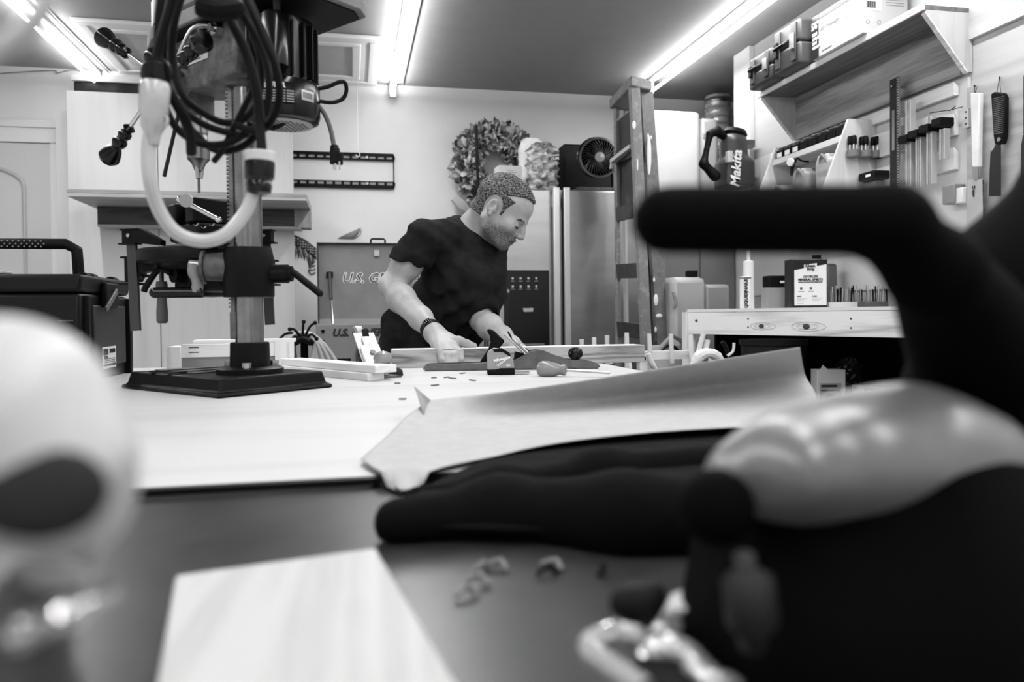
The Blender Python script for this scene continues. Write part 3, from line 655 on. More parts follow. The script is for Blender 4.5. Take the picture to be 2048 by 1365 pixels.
h = hd.build('carry_handle', BLK, t, bevel=.003); TM[h.name] = TM[t.name]
m = MB()
for k in range(26):
    for j in range(3): m.box((-.36+k*.011+(j % 2)*.0055, .0475, .298+j*.006), (.003, .002, .003), (0, pi/4, 0))
m.build('grip_dots', G45, h)
sk = MB().bb(.0176, .0186, .10, .20, .025, .075).build('label', PAPW, t); TM[sk.name] = TM[t.name]
m = MB().bb(.0186, .0192, .105, .14, .056, .070).bb(.0186, .0192, .105, .195, .030, .035)
for k in range(3): m.bb(.0186, .0192, .115, .19, .038+k*.004, .0395+k*.004)
m.build('label_print', INK, sk)
text('SP6000', .014, TM[t.name] @ Vector((.0194, .170, .064)), (0, 1, 0), UZ, INK, sk, bold=.0003)
text('Makita', .010, TM[t.name] @ Vector((.0194, .123, .051)), (0, 1, 0), UZ, INK, sk, bold=.0002)
# ================= THE MAN =================
def A(v): return np.array(tuple(v), float)
def mixmat(name, g, g2, attr_scale, **k): return mat(name, g, g2=g2, ns=attr_scale, **k)
def skinmat():
    m = mat('skin', .62, .45, nz=.06, ns=14, bump=.06, bs=90, spec=.35); return m
SKIN = skinmat()
SHIRT = mat('shirt_cloth', .115, .95, nz=.03, ns=30, bump=.25, bs=60, spec=.1)
man = thing('person', 'man in a dark V-neck t-shirt leaning over the bench, looking down at the board', 'person', (.42, 2.66, 0))
# --- head frame ---
HC = A(W(1003, 421, 2.47)); SC = .925
pitch = R(38); yw = R(-8)                   # face turned to the right of the picture, bowed
fX = Vector((cos(yw)*cos(pitch), sin(yw)*cos(pitch), -sin(pitch)))      # forward (face)
# camera sees it from direction ~ (+fw); head's left/right axis
cr_ = Vector((rt.x, rt.y, 0)).normalized(); dp_ = Vector((fw.x, fw.y, 0)).normalized()
hf = (cr_*cos(R(14)) - dp_*sin(R(14)))       # horizontal facing: right, slightly towards the camera
fX = (hf*cos(pitch) - UZ*sin(pitch)).normalized()
fY = UZ.cross(hf).normalized()                # man's left (away from the camera)
fZ = fX.cross(fY).normalized()
# slight roll so that the crown leans to the picture right as in the photo
HR = np.stack([A(fX), A(fY), A(fZ)], 1)       # columns: local axes
def H(x, y, z): return HC + HR @ (np.array([x, y, z])*SC)
def Hr(*r): return np.array(r)*SC
def joint(px, py, Y): return A(W(px, py, Y))
neckb = joint(948, 458, 2.59); shR = joint(850, 480, 2.47); shL = joint(975, 525, 2.72)
elR = joint(783, 572, 2.50); wrR = joint(869, 668, 2.20); elL = joint(962, 640, 2.50); wrL = joint(1024, 690, 2.24)
lo = (-.05, 2.0, .85); hi = (.85, 2.95, 1.62)
b = SDF(lo, hi, .0034)
def k_(v): return v*SC
# cranium and face
b.ell(H(-.012, 0, .034), Hr(.098, .076, .086), HR)
b.ell(H(.045, 0, -.02), Hr(.052, .060, .082), HR, k=.02)
b.ell(H(.03, 0, .045), Hr(.064, .066, .06), HR, k=.02)
for s_ in (-1, 1):
    b.cap(H(-.005, s_*.058, -.035), H(.012, s_*.052, -.068), .016, .017, k=.025)
    b.cap(H(.012, s_*.052, -.068), H(.072, s_*.018, -.094), .017, .014, k=.025)
    b.ell(H(.066, s_*.042, -.022), Hr(.024, .022, .020), HR, k=.02)           # cheekbone
b.ell(H(.080, 0, -.094), Hr(.018, .020, .016), HR, k=.018)                     # chin
b.ell(H(.078, 0, -.062), Hr(.020, .028, .026), HR, k=.018)                     # mouth mound
b.cap(H(.086, -.028, .012), H(.086, .028, .012), .0115, k=.012)                # brow ridge
for s_ in (-1, 1):
    b.ell(H(.098, s_*.033, -.008), Hr(.018, .020, .014), HR, k=.012, op='sub')   # sockets
    b.ell(H(.080, s_*.032, -.008), Hr(.0125, .0145, .012), HR, k=.005)            # eyeballs / lids
    b.cap(H(.0905, s_*.022, -.0125), H(.088, s_*.042, -.0135), .0022, k=.002)     # lower edge of the closed lids
b.chain([H(.093, 0, .008), H(.105, 0, -.015), H(.116, 0, -.032)], [.0085, .0095, .0105], k=.012)    # nose
for s_ in (-1, 1): b.ell(H(.108, s_*.012, -.038), Hr(.011, .0085, .008), HR, k=.007)
for s_ in (-1, 1): b.ell(H(.113, s_*.008, -.047), Hr(.005, .0035, .004), HR, k=.003, op='sub')
b.ell(H(.099, 0, -.0575), Hr(.010, .022, .0058), HR, k=.004); b.ell(H(.096, 0, -.070), Hr(.0095, .018, .006), HR, k=.004)
b.cap(H(.108, -.020, -.0645), H(.108, .020, -.0645), .0030, k=.003, op='sub')
b.cap(H(.098, 0, -.080), H(.096, 0, -.082), .005, k=.008, op='sub')
for s_ in (-1, 1): b.cap(H(.101, s_*.020, -.036), H(.088, s_*.034, -.066), .0022, k=.006, op='sub')    # smile lines
# ears
for s_ in (-1, 1):
    rot = HR @ np.array(Euler((0, R(-10), s_*R(-22))).to_matrix())
    b.ell(H(-.012, s_*.081, -.004), Hr(.0175, .0075, .028), rot, k=.005)
    b.ell(H(-.010, s_*.088, .000), Hr(.0105, .0075, .0185), rot, k=.002, op='sub')
    b.cap(H(-.004, s_*.084, -.012), H(-.014, s_*.086, -.018), .0035, k=.003)
    b.ell(H(-.002, s_*.083, -.027), Hr(.007, .006, .010), rot, k=.004)
    b.cap(H(.0, s_*.082, -.004), H(.004, s_*.080, -.012), .005, k=.005)
# neck
b.chain([H(-.035, 0, -.02), H(-.045, 0, -.075)*.5+neckb*.5, neckb], [.050, .050, .055], k=.02)
b.cap(H(.012, 0, -.07), neckb+A(cr_)*.045-A(dp_)*.02+np.array([0, 0, -.02]), .030, .034, k=.03)
b.cap(H(-.02, -.062, -.05), neckb+A(cr_)*.055-A(dp_)*.06+np.array([0, 0, -.035]), .011, .012, k=.02)     # neck muscle
# shoulders / chest (mostly under the shirt)
b.chain([shR, neckb+np.array([-.03, 0, -.045]), neckb+np.array([.02, .02, -.05]), shL], [.056, .062, .062, .054], k=.04)
chest = joint(930, 560, 2.58); waist = joint(868, 690, 2.74)
b.chain([neckb+np.array([0, 0, -.09]), chest, waist], [.09, .115, .115], k=.05)
# arms
def mid(a, c, t): return a*(1-t)+c*t
b.chain([shR, mid(shR, elR, .55), elR], [.052, .047, .037], k=.02)
b.chain([elR, mid(elR, wrR, .28)+np.array([-.004, 0, -.002]), mid(elR, wrR, .7), wrR], [.036, .0425, .0335, .0265], k=.02)
b.ell(elR+A(-cr_)*.012, (.02, .02, .02), k=.02)
b.chain([shL, mid(shL, elL, .5), elL], [.052, .045, .036], k=.02)
b.chain([elL, mid(elL, wrL, .3), mid(elL, wrL, .7), wrL], [.036, .040, .031, .025], k=.02)
# right hand: back of the hand towards the camera, fingers folded over the front of the board, thumb along its top
kn = [joint(880, 706, 2.07), joint(893, 712, 2.058), joint(907, 712, 2.055), joint(920, 706, 2.062)]    # knuckles (little..index)
wr2 = wrR
palm0 = joint(878, 688, 2.15); palm1 = joint(908, 688, 2.14)
b.chain([wrR, palm0], [.026, .024], k=.015); b.chain([wrR, palm1], [.025, .022], k=.015)
for i, q in enumerate(kn):
    st_ = palm0*(1-i/3)+palm1*(i/3)
    b.chain([wrR*.35+st_*.65, q], [.0145, .0108], k=.012)
tips = [(889, 727, 2.052), (900, 733, 2.046), (911, 733, 2.046), (922, 729, 2.052)]
mids = [(884, 722, 2.048), (896, 727, 2.038), (909, 727, 2.036), (922, 721, 2.042)]
for i in range(4):
    m1 = joint(*mids[i]); tp = joint(*tips[i])
    b.chain([kn[i], m1, tp], [.0105, .0092, .0078], k=.004)
b.chain([palm1+np.array([.0, -.002, .004]), joint(918, 682, 2.12), joint(934, 688, 2.115), joint(949, 692, 2.11)], [.016, .0115, .0100, .0078], k=.010)
for i in range(4): b.cap(mid(wrR, kn[i], .35)+np.array([0, -.018, .004]), kn[i]+np.array([0, -.008, .003]), .0022, k=.006)    # tendons
# left hand resting on the board behind the plane
pl0 = joint(1040, 702, 2.19)
b.chain([wrL, pl0], [.025, .022], k=.015)
for i in range(4):
    kq = joint(1034+i*9, 712-i*1, 2.16+.006*i); mq = joint(1037+i*10, 716, 2.13+.004*i); tq = joint(1040+i*10, 726, 2.115)
    b.chain([mid(wrL, kq, .45), kq], [.014, .0105], k=.01); b.chain([kq, mq, tq], [.0102, .009, .0075], k=.004)
b.chain([pl0, joint(1022, 708, 2.16), joint(1014, 712, 2.14)], [.014, .0105, .008], k=.008)
# legs inside the trousers, so the figure is whole
bodyo = b.mesh('body', SKIN, man, world=True)
# stubble on the jaw as the skin's own colour: vertex attribute
me = bodyo.data; n = len(me.vertices); co = np.empty(n*3); me.vertices.foreach_get('co', co); co = co.reshape(-1, 3)
P = (co + A(TM[man.name].translation) - HC) @ HR / SC
x, y, z = P[:, 0], P[:, 1], P[:, 2]
def sm(v, a, c): return np.clip((v-a)/(c-a), 0, 1)
jaw = sm(z, -.03, -.055)*sm(x, -.02, .012)*sm(z, -.14, -.11)*(np.abs(P).max(1) < .16)
jaw = np.maximum(jaw, sm(x, .075, .085)*sm(z, -.035, -.045)*sm(z, -.12, -.105)*(np.abs(P).max(1) < .16)*.9)
side = sm(x, .01, .0)*sm(x, -.02, -.005)*sm(z, .0, -.02)*sm(z, -.07, -.05)*(np.abs(y) > .05)*0
lip = np.exp(-((z+.064)/.0075)**2)*(np.abs(y) < .022)*(x > .094)*(x < .13)
at = me.attributes.new('stubble', 'FLOAT', 'POINT'); at.data.foreach_set('value', np.clip(jaw*.85+lip*.6, 0, 1).astype(np.float32))
nt = SKIN.node_tree; pr = nt.nodes['Principled BSDF']; old = pr.inputs['Base Color'].links[0].from_socket
an = nt.nodes.new('ShaderNodeAttribute'); an.attribute_name = 'stubble'
tc = nt.nodes.new('ShaderNodeTexCoord'); ns = nt.nodes.new('ShaderNodeTexNoise'); ns.inputs['Scale'].default_value = 260; ns.inputs['Detail'].default_value = 2
nt.links.new(tc.outputs['Object'], ns.inputs['Vector'])
rp = nt.nodes.new('ShaderNodeMapRange'); rp.inputs[1].default_value = .3; rp.inputs[2].default_value = .6; rp.inputs[3].default_value = .35; rp.inputs[4].default_value = 1.0
nt.links.new(ns.outputs['Fac'], rp.inputs[0])
mu = nt.nodes.new('ShaderNodeMath'); mu.operation = 'MULTIPLY'; nt.links.new(an.outputs['Fac'], mu.inputs[0]); nt.links.new(rp.outputs[0], mu.inputs[1])
mx = nt.nodes.new('ShaderNodeMix'); mx.data_type = 'RGBA'; nt.links.new(mu.outputs[0], mx.inputs[0]); nt.links.new(old, mx.inputs[6]); v = lin(.22); mx.inputs[7].default_value = (v, v, v, 1)
nt.links.new(mx.outputs[2], pr.inputs['Base Color'])
# --- hair: short, grey at the sides ---
hs = SDF(HC-.17, HC+.17, .0024)
hs.ell(H(-.013, 0, .036), Hr(.1035, .0815, .0915), HR)
hs.ell(H(.03, 0, .047), Hr(.068, .070, .064), HR, k=.02); hs.cap(H(-.035, 0, -.02), H(-.045, 0, -.055), .053, .052, k=.02)
def hcut(p, nrm): hs.half(H(*p), HR @ np.array(nrm, float))
g = hs
# texture
ax = [hs.lo[i]+np.arange(hs.n[i])*hs.h for i in range(3)]
X, Y, Z = np.meshgrid(*ax, indexing='ij')
PL = (np.stack([X-HC[0], Y-HC[1], Z-HC[2]], -1) @ HR)/SC
xx, yy, zz = PL[..., 0], PL[..., 1], PL[..., 2]
rng = np.random.RandomState(3)
w = np.zeros_like(xx)
for i in range(10):
    d = rng.normal(size=3)*np.array([.45, 1, 1]); d /= np.linalg.norm(d); f_ = rng.uniform(600, 1400); w += np.sin((xx*d[0]+yy*d[1]+zz*d[2])*f_+rng.uniform(0, 6))/10
F0 = hs.F - w*.0050
# hairline: surface function, positive outside the hair
front = (xx-.052) - np.clip((zz-.075)*1.1, -.06, .05) - .030*np.exp(-((yy)/.028)**2)*(zz > .06)      # forehead hairline with peak in the middle
front = xx - (.058 + np.clip((zz-.088), -.2, .1)*1.6 + .030*np.exp(-(yy/.03)**2))
temple = xx - (.036 + np.clip(zz-.03, -.02, .03)*.4)
low = np.where(xx > -.004, -.022-zz, np.where(xx > -.03, .012-zz+0*xx, (-.045-.0*xx)-zz))
side_low = -zz + np.where(xx > .004, -.012-(.024-xx)*0.5, np.where(xx > -.034, .030, -.050+(xx+.034)*-.15))
ear = .034-np.sqrt(((xx+.014)/1.0)**2+((zz+.002)/1.25)**2)
ear = np.where(np.abs(yy) > .05, ear, -1)
face = np.where(zz > .055, front, np.where(zz > .02, np.minimum(temple, front+.01), xx-(.030)))
hs.F = np.maximum.reduce([F0, face*.8, (-.055-zz)*.8, np.where((xx > .022) & (zz < -.02), .01, -1.), ear*.9]).astype(np.float32)
hs.F = np.maximum(hs.F, ((-.02-zz)*1.0)*(xx > 0) - .02*(xx <= 0)).astype(np.float32)
hair = hs.mesh('hair', mat('hair', .05, .75, g2=.52, ns=190, thr=(.4, .7), stretch=(1, 1, 1), spec=.3), man, world=True)
# eyebrows and lashes
BR = mat('brow_hair', .16, .8, nz=.06, ns=200)
for s_, nm in ((-1, 'eyebrow'), (1, 'eyebrow')):
    MB().tube([Vector(H(.094, s_*.014, .0115)), Vector(H(.095, s_*.026, .0155)), Vector(H(.088, s_*.040, .015)), Vector(H(.080, s_*.049, .0095))], [.0025, .0042, .0040, .0018], 8, smooth=4).build(nm, BR, man, world=True)
    MB().tube([Vector(H(.0905, s_*.020, -.0105)), Vector(H(.0935, s_*.032, -.0150)), Vector(H(.0870, s_*.044, -.0125))], [.0014, .0026, .0016], 6, smooth=4).build('eyelashes', INK, man, world=True)
# --- shirt ---
s = SDF(lo, hi, .0040)
s.chain([shR, neckb+np.array([-.03, 0, -.043]), neckb+np.array([.025, .02, -.052]), shL], [.067, .078, .076, .064], k=.04)
s.chain([neckb+np.array([0, 0, -.09]), chest, mid(chest, waist, .55), waist], [.10, .132, .124, .128], k=.05)
s.cap(mid(chest, waist, .2)+A(cr_)*.02-A(dp_)*.02, mid(chest, waist, .9)-A(cr_)*.03, .12, .13, k=.05)
s.cap(waist, waist+np.array([-.01, .02, -.12]), .13, .135, k=.04)
s.cap(joint(800, 640, 2.72), joint(790, 720, 2.72), .055, .065, k=.05)
slR = mid(shR, elR, .62); slL = mid(shL, elL, 1.0)
arms = SDF(lo, hi, .0040)
arms.chain([shR, slR], [.066, .062]); arms.half(mid(shR, elR, .50), (elR-shR)*1.0+A(cr_)*.05)
s.F = np.minimum(s.F, arms.F)
arms = SDF(lo, hi, .0040)
arms.chain([shL, slL], [.062, .060]); arms.half(mid(shL, elL, .93), elL-shL)
hh_ = np.clip(.5+.5*(s.F-arms.F)/.02, 0, 1); s.F = s.F*(1-hh_)+arms.F*hh_-.02*hh_*(1-hh_)
# hollow sleeve ends
s.cap(mid(shR, elR, .47), elR, .050, .050, op='sub'); s.cap(mid(shL, elL, .86), elL, .047, .045, op='sub')
# neck opening with a V
s.chain([neckb+np.array([-.005, .0, -.010]), H(-.04, 0, -.06)], [.066, .075], k=.01)if False else None
vdir = A(cr_)*.8-A(dp_)*.6
s.ell(neckb+np.array([.014, -.005, .030]), (.060, .062, .060), k=.008, op='sub')
s.cap(neckb+vdir*.06+np.array([0, 0, -.005]), joint(969, 508, 2.50)+vdir*.012, .042, .006, k=.006, op='sub')
# folds in the cloth
ax = [s.lo[i]+np.arange(s.n[i])*s.h for i in range(3)]
X, Y, Z = np.meshgrid(*[a.astype(np.float32) for a in ax], indexing='ij')
fold = np.sin((X*1.0+Y*.9-Z*.18)*95+2.2*np.sin(Z*17+X*9))*np.clip(np.sin(Z*11+X*7+1)+.55, 0, 1)*.0078
fold += np.sin((X*.6-Y*.5+Z*.95)*70+1.7*np.sin(X*21))*.0030
ds = np.sqrt((X-shR[0])**2+(Y-shR[1])**2+(Z-shR[2])**2)
fold += np.sin((Z*.9+X*.5)*150+2*np.sin(Y*20))*.0020*np.exp(-(ds/.13)**2)
s.F = s.F+fold
shirt = s.mesh('t_shirt', SHIRT, man, world=True)
# collar band
cb = []
for a in np.linspace(0, 2*pi, 15)[:-1]: pass
# watch
wd_ = wrR-elR; wd_ /= np.linalg.norm(wd_); wc = mid(elR, wrR, .93)
MB().lathe([(.029, -.011), (.031, -.010), (.0315, .010), (.0295, .011)], Vector(wc), Vector(wd_), 28).build('watch_band', BLK, man, world=True)
wn = Vector(-dp_)*.9+UZ*.35; wn = (wn-Vector(wd_)*wn.dot(Vector(wd_))).normalized()
fr_ = Vector(wd_).cross(wn)
MB().box(Vector(wc)+wn*.032+Vector(wd_)*.0, (.024, .023, .007), Matrix((fr_, Vector(wd_), wn)).transposed()).build('watch_screen', BLKG, man, world=True, bevel=.003)
for k in range(3): MB().box(Vector(wc)+wn*.036+fr_*(-.006+.006*k), (.0012, .014, .0006), Matrix((fr_, Vector(wd_), wn)).transposed()).build('screen_mark', G55, man, world=True)
# trousers and shoes behind the bench
tr = SDF((.0, 2.45, .0), (.75, 3.05, .98), .008)
hipc = np.array([.31, 2.83, .84])
tr.ell(hipc, (.15, .13, .12)); 
for sx_, fy in ((-.085, -.02), (.085, .06)):
    tr.chain([hipc+[sx_, fy*.4, -.02], [hipc[0]+sx_*1.15, hipc[1]+fy-.04, .46], [hipc[0]+sx_*1.2, hipc[1]+fy+.02, .09]], [.088, .062, .052], k=.03)
tr.mesh('trousers', mat('denim', .2, .9, nz=.03, ns=60), man, world=True)
for sx_, fy in ((-.102, -.02), (.102, .06)):
    q = SDF((.0, 2.35, -.01), (.75, 3.05, .2), .006); c = hipc+[sx_, fy, 0]; c[2] = .04
    q.cap(c+[0, .04, 0], c+[.02, -.13, -.005], .042, .036).half([0, 0, .0], [0, 0, -1]); q.mesh('shoe', BLK, man, world=True)
# ================= THINGS ON THE BENCH =================
# worked board
OAKF = OAK
t = tag(MB().bb(.102, .812, 2.064, 2.150, BZ, .968).build('wooden_board', OAK, bevel=.0015), 'long rough-sided wooden board on edge that the man presses on the bench', 'board')
MB().bb(-.353, .353, -.042, .042, .0482, .0490).build('planed_top_face', PINE, t)
# two short boards
def rotboard(name, x0, y0, ang, L, w, z0, h, label, m):
    return tag(MB().bb(0, L, 0, w, 0, h).build(name, m, None, loc=(x0, y0, z0), rot=(0, 0, ang), bevel=.0012), label, 'board', 'short boards beside the drill press')
p = WZ(739, 763, BZ); ang = atan2(.83, -.50)
rotboard('wood_strip', p.x-.004, p.y, ang, .40, -.042, BZ, .0165, 'lower of two stacked pale wood strips beside the small hand plane', PINE)
rotboard('wood_strip', p.x+.012, p.y-.01, ang, .44, -.055, BZ+.017, .0165, 'upper of two stacked pale wood strips beside the small hand plane', PINE)
# pale wooden tray at the back of the bench
xa, xb = W(342, 700, 2.26).x, W(590, 700, 2.26).x
t = thing('wooden_tray', 'low pale wooden tray at the back of the bench behind the drill press base', 'wooden tray', ((xa+xb)/2, 2.22, BZ))
w = (xb-xa)/2
MB().bb(-w+.035, w, -.005, .01, .032, .068).build('front_rail', PINE, t, bevel=.001)
MB().bb(-w+.035, w, .0, .02, .0, .032).build('recessed_rail', mat('tray_grey', .55, .7), t)
MB().bb(-w, -w+.035, -.01, .09, 0, .062).build('end_block', PINEZ, t, bevel=.001)
MB().bb(w-.05, w, -.008, -.0055, .0, .070).build('end_post', PINEZ, t)
MB().bb(-w+.06, w, .02, .09, .068, .078).build('tray_top', PINE, t, bevel=.001)
for z in (.045, .058): MB().bb(-w+.055, -w+.08, -.0062, -.005, z, z+.002).build('slot', INK, t)
# hand planes
def hand_plane(loc, rz, L, hump, label, sc=1.0, cheek=mat('plane_cast', .40, .35, .6, nz=.04, ns=50), wd_=.06, tote=True, knobm=BLKG, totem=BLK, ironm=STEEL, lc=True):
    t = thing('hand_plane', label, 'hand plane', loc, rz, 'hand planes on the bench')
    h0 = .010; xs = [0, .01, .03, .42, .50, .56, .60, .64, .69, .75, .82, .92, .98, 1.0]; zs = [.5, 1.0, 1.3, 1.7, 1.9, 3.2, 4.2, hump, hump*.93, 3.1, 2.1, 1.7, 1.2, .5]
    if hump < 3: zs = [.5, 1, 1.3]+[1.5]*8+[1.5, 1.2, .5]
    prof = [(x*L, .0035) for x in (1.0, 0)] + [(x*L, .0035+h0*z) for x, z in zip(xs, zs)]
    MB().bb(.004, L-.004, -wd_/2, wd_/2, 0, .0045).build('sole', DSTEEL, t, bevel=.001)
    for s_ in (-1, 1): MB().prism(prof, (0, s_*wd_/2+.0015, 0), (1, 0, 0), (0, 0, 1), .003).build('cheek', cheek, t, bevel=.0006)
    bx = .60*L
    MB().prism([(bx-.04, .005), (bx+.02, .005), (bx-.012, .04), (bx-.035, .045)], (0, wd_*.3, 0), (1, 0, 0), (0, 0, 1), wd_*.6).build('frog', BLK, t)
    d = Vector((-.72, 0, .69)).normalized(); a = Vector((bx+.024, 0, .006))
    MB().bar(a, a+d*.118, wd_*.72, .0035, (1, 0, 1)).build('blade', ironm, t, bevel=.001)
    if lc:
        n = Vector((.69, 0, .72)); MB().bar(a+d*.02+n*.006, a+d*.075+n*.007, wd_*.66, .007, (1, 0, 1)).bar(a+d*.075+n*.006, a+d*.10+n*.006, wd_*.35, .007, (1, 0, 1)).build('lever_cap', ironm, t, bevel=.002)
        MB().bar(a+d*.098+n*.006, a+d*.118+n*.012, .014, .004, (1, 0, 1)).build('cap_lever', BLK, t, bevel=.001)
        MB().cyl(a+d*.05+n*.008, a+d*.05+n*.014, .006, n=12).build('cap_screw', DSTEEL, t)
        MB().lathe([(.009, 0), (.009, .012)], (bx-.058, 0, .028), (-1, 0, 0), 16).build('adjuster_wheel', CHROME, t)
    if tote:
        tx = bx-.105
        q = [(-.012, .006), (.034, .006), (.030, .02), (.024, .038), (.030, .055), (.044, .072), (.034, .082), (.018, .098), (.004, .105), (-.002, .100), (.006, .086), (.008, .070), (.002, .052), (-.010, .036), (-.020, .02)]
        MB().prism([(tx+x, z) for x, z in q], (0, .011, 0), (1, 0, 0), (0, 0, 1), .022).build('tote', totem, t, bevel=.006)
    kx = .87*L
    MB().lathe([(.012, .006), (.0115, .014), (.0085, .018), (.010, .023), (.018, .031), (.0195, .040), (.016, .049), (.008, .053)], (kx, 0, 0), n=24).build('front_knob', knobm, t)
    MB().cyl((kx, 0, .052), (kx, 0, .0545), .004, n=10).build('knob_screw', STEEL, t)
    return t
p = WZ(847, 741, BZ)
hand_plane((p.x, p.y-.01, BZ), R(-8), .445, 4.6, 'very long grey jointer plane with black handle and knob in front of the board')
_pl = hand_plane((.004, 1.955, BZ), R(-72), .205, 2.4, 'short bright smoothing plane with round pale wooden knob, behind the stacked strips', knobm=mat('knob_wood', .55, .2, nz=.05, ns=20, coat=.5), ironm=mat('bright_iron', .9, .3, .5), cheek=mat('plane_side', .25, .4, .5), totem=mat('knob_wood2', .4, .3), wd_=.064)
_pl.scale = (1.12, 1.12, 1.12)
# tape measure
p = WZ(975, 751, BZ)
t = thing('tape_measure', 'compact grey tape measure with black base standing beside the long plane', 'tape measure', (p.x, p.y, BZ), R(-8))
body = [(0, .012), (0, .046), (.004, .056), (.016, .062), (.034, .060), (.050, .050), (.060, .034), (.063, .012)]
MB().prism(body, (0, 0, 0), (1, 0, 0), (0, 0, 1), -.036).build('case', mat('tape_case', .58, .4), t, bevel=.003)
MB().prism([(.0, .0), (.0, .012), (.015, .013), (.03, .017), (.063, .017), (.064, 0)], (0, -.001, 0), (1, 0, 0), (0, 0, 1), -.038).build('rubber_base', BLK, t, bevel=.003)
MB().prism([(.012, .060), (.034, .0615), (.050, .052), (.056, .042), (.050, .044), (.036, .053), (.016, .054)], (0, -.0012, 0), (1, 0, 0), (0, 0, 1), -.038).build('lock_button', BLK, t)
MB().bb(.062, .098, .006, .030, .004, .0055).build('blade_tip', STEEL, t)
tm = TM[t.name]; tx = (tm.to_3x3() @ Vector((1, 0, .22)))
text('Milwaukee', .0092, tm @ Vector((.033, -.0012, .037)), tx, tm.to_3x3() @ Vector((-.22, 0, 1)), INKW, t, bold=.0004, shear=.3)
MB().bar((.020, -.001, .022), (.044, -.001, .036), .0015, .001, (0, 1, 0)).bar((.024, -.001, .020), (.05, -.001, .040), .0012, .001, (0, 1, 0)).build('logo_stroke', INKW, t)
text('25ft', .006, tm @ Vector((.048, -.0014, .022)), tm.to_3x3() @ UX, UZ, INKW, t, bold=.0002)
# screwdriver
a, b_ = WZ(1074, 738, BZ+.017), WZ(1126, 752, BZ+.012); t = thing('screwdriver', 'screwdriver with fat pear-shaped handle lying beside the tape measure', 'screwdriver', (a.x, a.y, BZ)); d = Vector((.86, -.5, -.03)).normalized()
MB().lathe([(.005, 0), (.013, .003), (.0185, .013), (.0188, .026), (.0145, .044), (.0105, .054), (.0125, .060), (.0125, .066), (.008, .068)], a, d, 20).build('handle', mat('driver_handle', .50, .3, nz=.05, ns=40), t, world=True)
MB().cyl(a+d*.066, a+d*.066+Vector((d.x, d.y, d.z-.02)).normalized()*.10, .003, n=10).build('shaft', STEEL, t, world=True)
# ================= BEHIND THE MAN =================
t = thing('tool_chest', 'grey rolling tool chest with its lid standing open behind the man', 'tool chest', (.22, 4.0, 0))
TG = mat('chest_grey', .48, .45, nz=.025, ns=8); TGD = mat('chest_dark', .40, .45)
MB().bb(-.398, .45, .30, .325, 1.03, 1.455).build('lid', TG, t, bevel=.004)
MB().bb(-.402, -.395, .26, .33, 1.02, 1.458).bb(-.40, .45, .27, .33, 1.452, 1.458).build('lid_rim', mat('rim_dark', .12, .5), t)
MB().bb(-.40, .45, -.05, .33, .845, 1.02).build('upper_frame', TG, t, bevel=.004)
MB().bb(-.40, .45, .265, .298, 1.02, 1.045).build('hinge_strip', G55, t)
MB().bb(-.02, .02, .25, .28, 1.02, 1.05).build('hinge_block', BLK, t)
MB().bb(-.40, -.32, -.055, .30, .1, .86).build('side_post', TG, t, bevel=.003)
MB().bb(-.32, .45, .0, .30, .1, .845).build('inside', BLK, t)
for k in range(4):
    dw = MB().bb(-.315, .44, -.05, -.02, .15+k*.16, .29+k*.16).build('drawer', TGD, t, bevel=.003); TM[dw.name] = TM[t.name]
    MB().bb(-.30, .43, -.062, -.05, .275+k*.16, .29+k*.16).build('drawer_pull', STEEL, dw, bevel=.002)
MB().tube([(.105-.22, .315, 1.458), (.105-.22, .315, 1.478), (.11-.22, .315, 1.484), (.175-.22, .315, 1.484), (.182-.22, .315, 1.478), (.182-.22, .315, 1.458)], .005, 8).build('lid_handle', BLK, t)
MB().bb(-.10, -.07, .285, .30, 1.385, 1.42).build('lid_latch', G70, t, bevel=.003)
MB().cyl((-.335, .285, 1.29), (-.322, .16, 1.02), .004, n=10).cyl((-.337, .29, 1.30), (-.330, .22, 1.15), .0095, n=12).build('gas_strut', mat('strut', .16, .4), t)
MB().cyl((-.330, .22, 1.15), (-.322, .15, 1.02), .005, n=10).build('strut_rod', CHROME, t); MB().bb(-.355, -.32, .28, .30, 1.27, 1.30).build('strut_mount', BLK, t)
text('U.S. GENERAL', .075, Vector((-.115+.08+.02, 4.2985, 1.265)), UX, UZ, INKW, t, bold=.0042, align='LEFT', shear=.25).location = (-.02-.02, 0, 0)
text('U.S. GENERAL', .075, Vector((-.115+.08+.02, 4.295, 1.265)), UX, UZ, INK, t, bold=-.0004, align='LEFT', shear=.25).location = (-.02-.02, 0, 0)
text('U.S. GENERAL', .05, Vector((-.10, 3.949, .975)), UX, UZ, INK, t, bold=.003, align='LEFT', shear=.25)
for z in (.935, .985): MB().cyl((-.365, -.056, z), (-.365, -.05, z), .009, n=10).build('rivet', BLK, t)
for x in (-.36, .40):
    for y in (0, .26): MB().cyl((x-.015, y, .05), (x+.015, y, .05), .05, n=16).build('caster', BLK, t)
# hose coil over a stand
c = W(607, 668, 3.3)
t = thing('hose_stand', 'dark post stand holding the hose coil left of the tool chest', 'stand', (c.x, 3.34, 0))
MB().cyl((0, 0, .02), (0, 0, c.z+.005), .016).build('post', BLK, t); MB().lathe([(.16, 0), (.16, .015), (.03, .03)], n=24).build('foot', BLK, t)
t = thing('hose_coil', 'coil of pale hose tied with black straps, left of the tool chest', 'hose', (c.x, 3.3, c.z-.30))
for k in range(7):
    o_ = (k-3)*.0165; wdt = .052+.010*abs(k-3); 
    pts = [c+Vector((wdt*1.0*sin(a)*(1+.15*(cos(a) < 0)), o_*.6, -.15+.155*cos(a)-.0)) for a in np.linspace(0, 2*pi, 20)[:-1]]
    pts = [p+Vector((o_*1.2*(1-max(0, (p.z-c.z+.15)/.155)), 0, 0)) for p in pts]
    MB().tube(pts, .0085, 8, closed=True, smooth=2).build('hose_loop', mat('hose_pale', .72, .4), t, world=True)
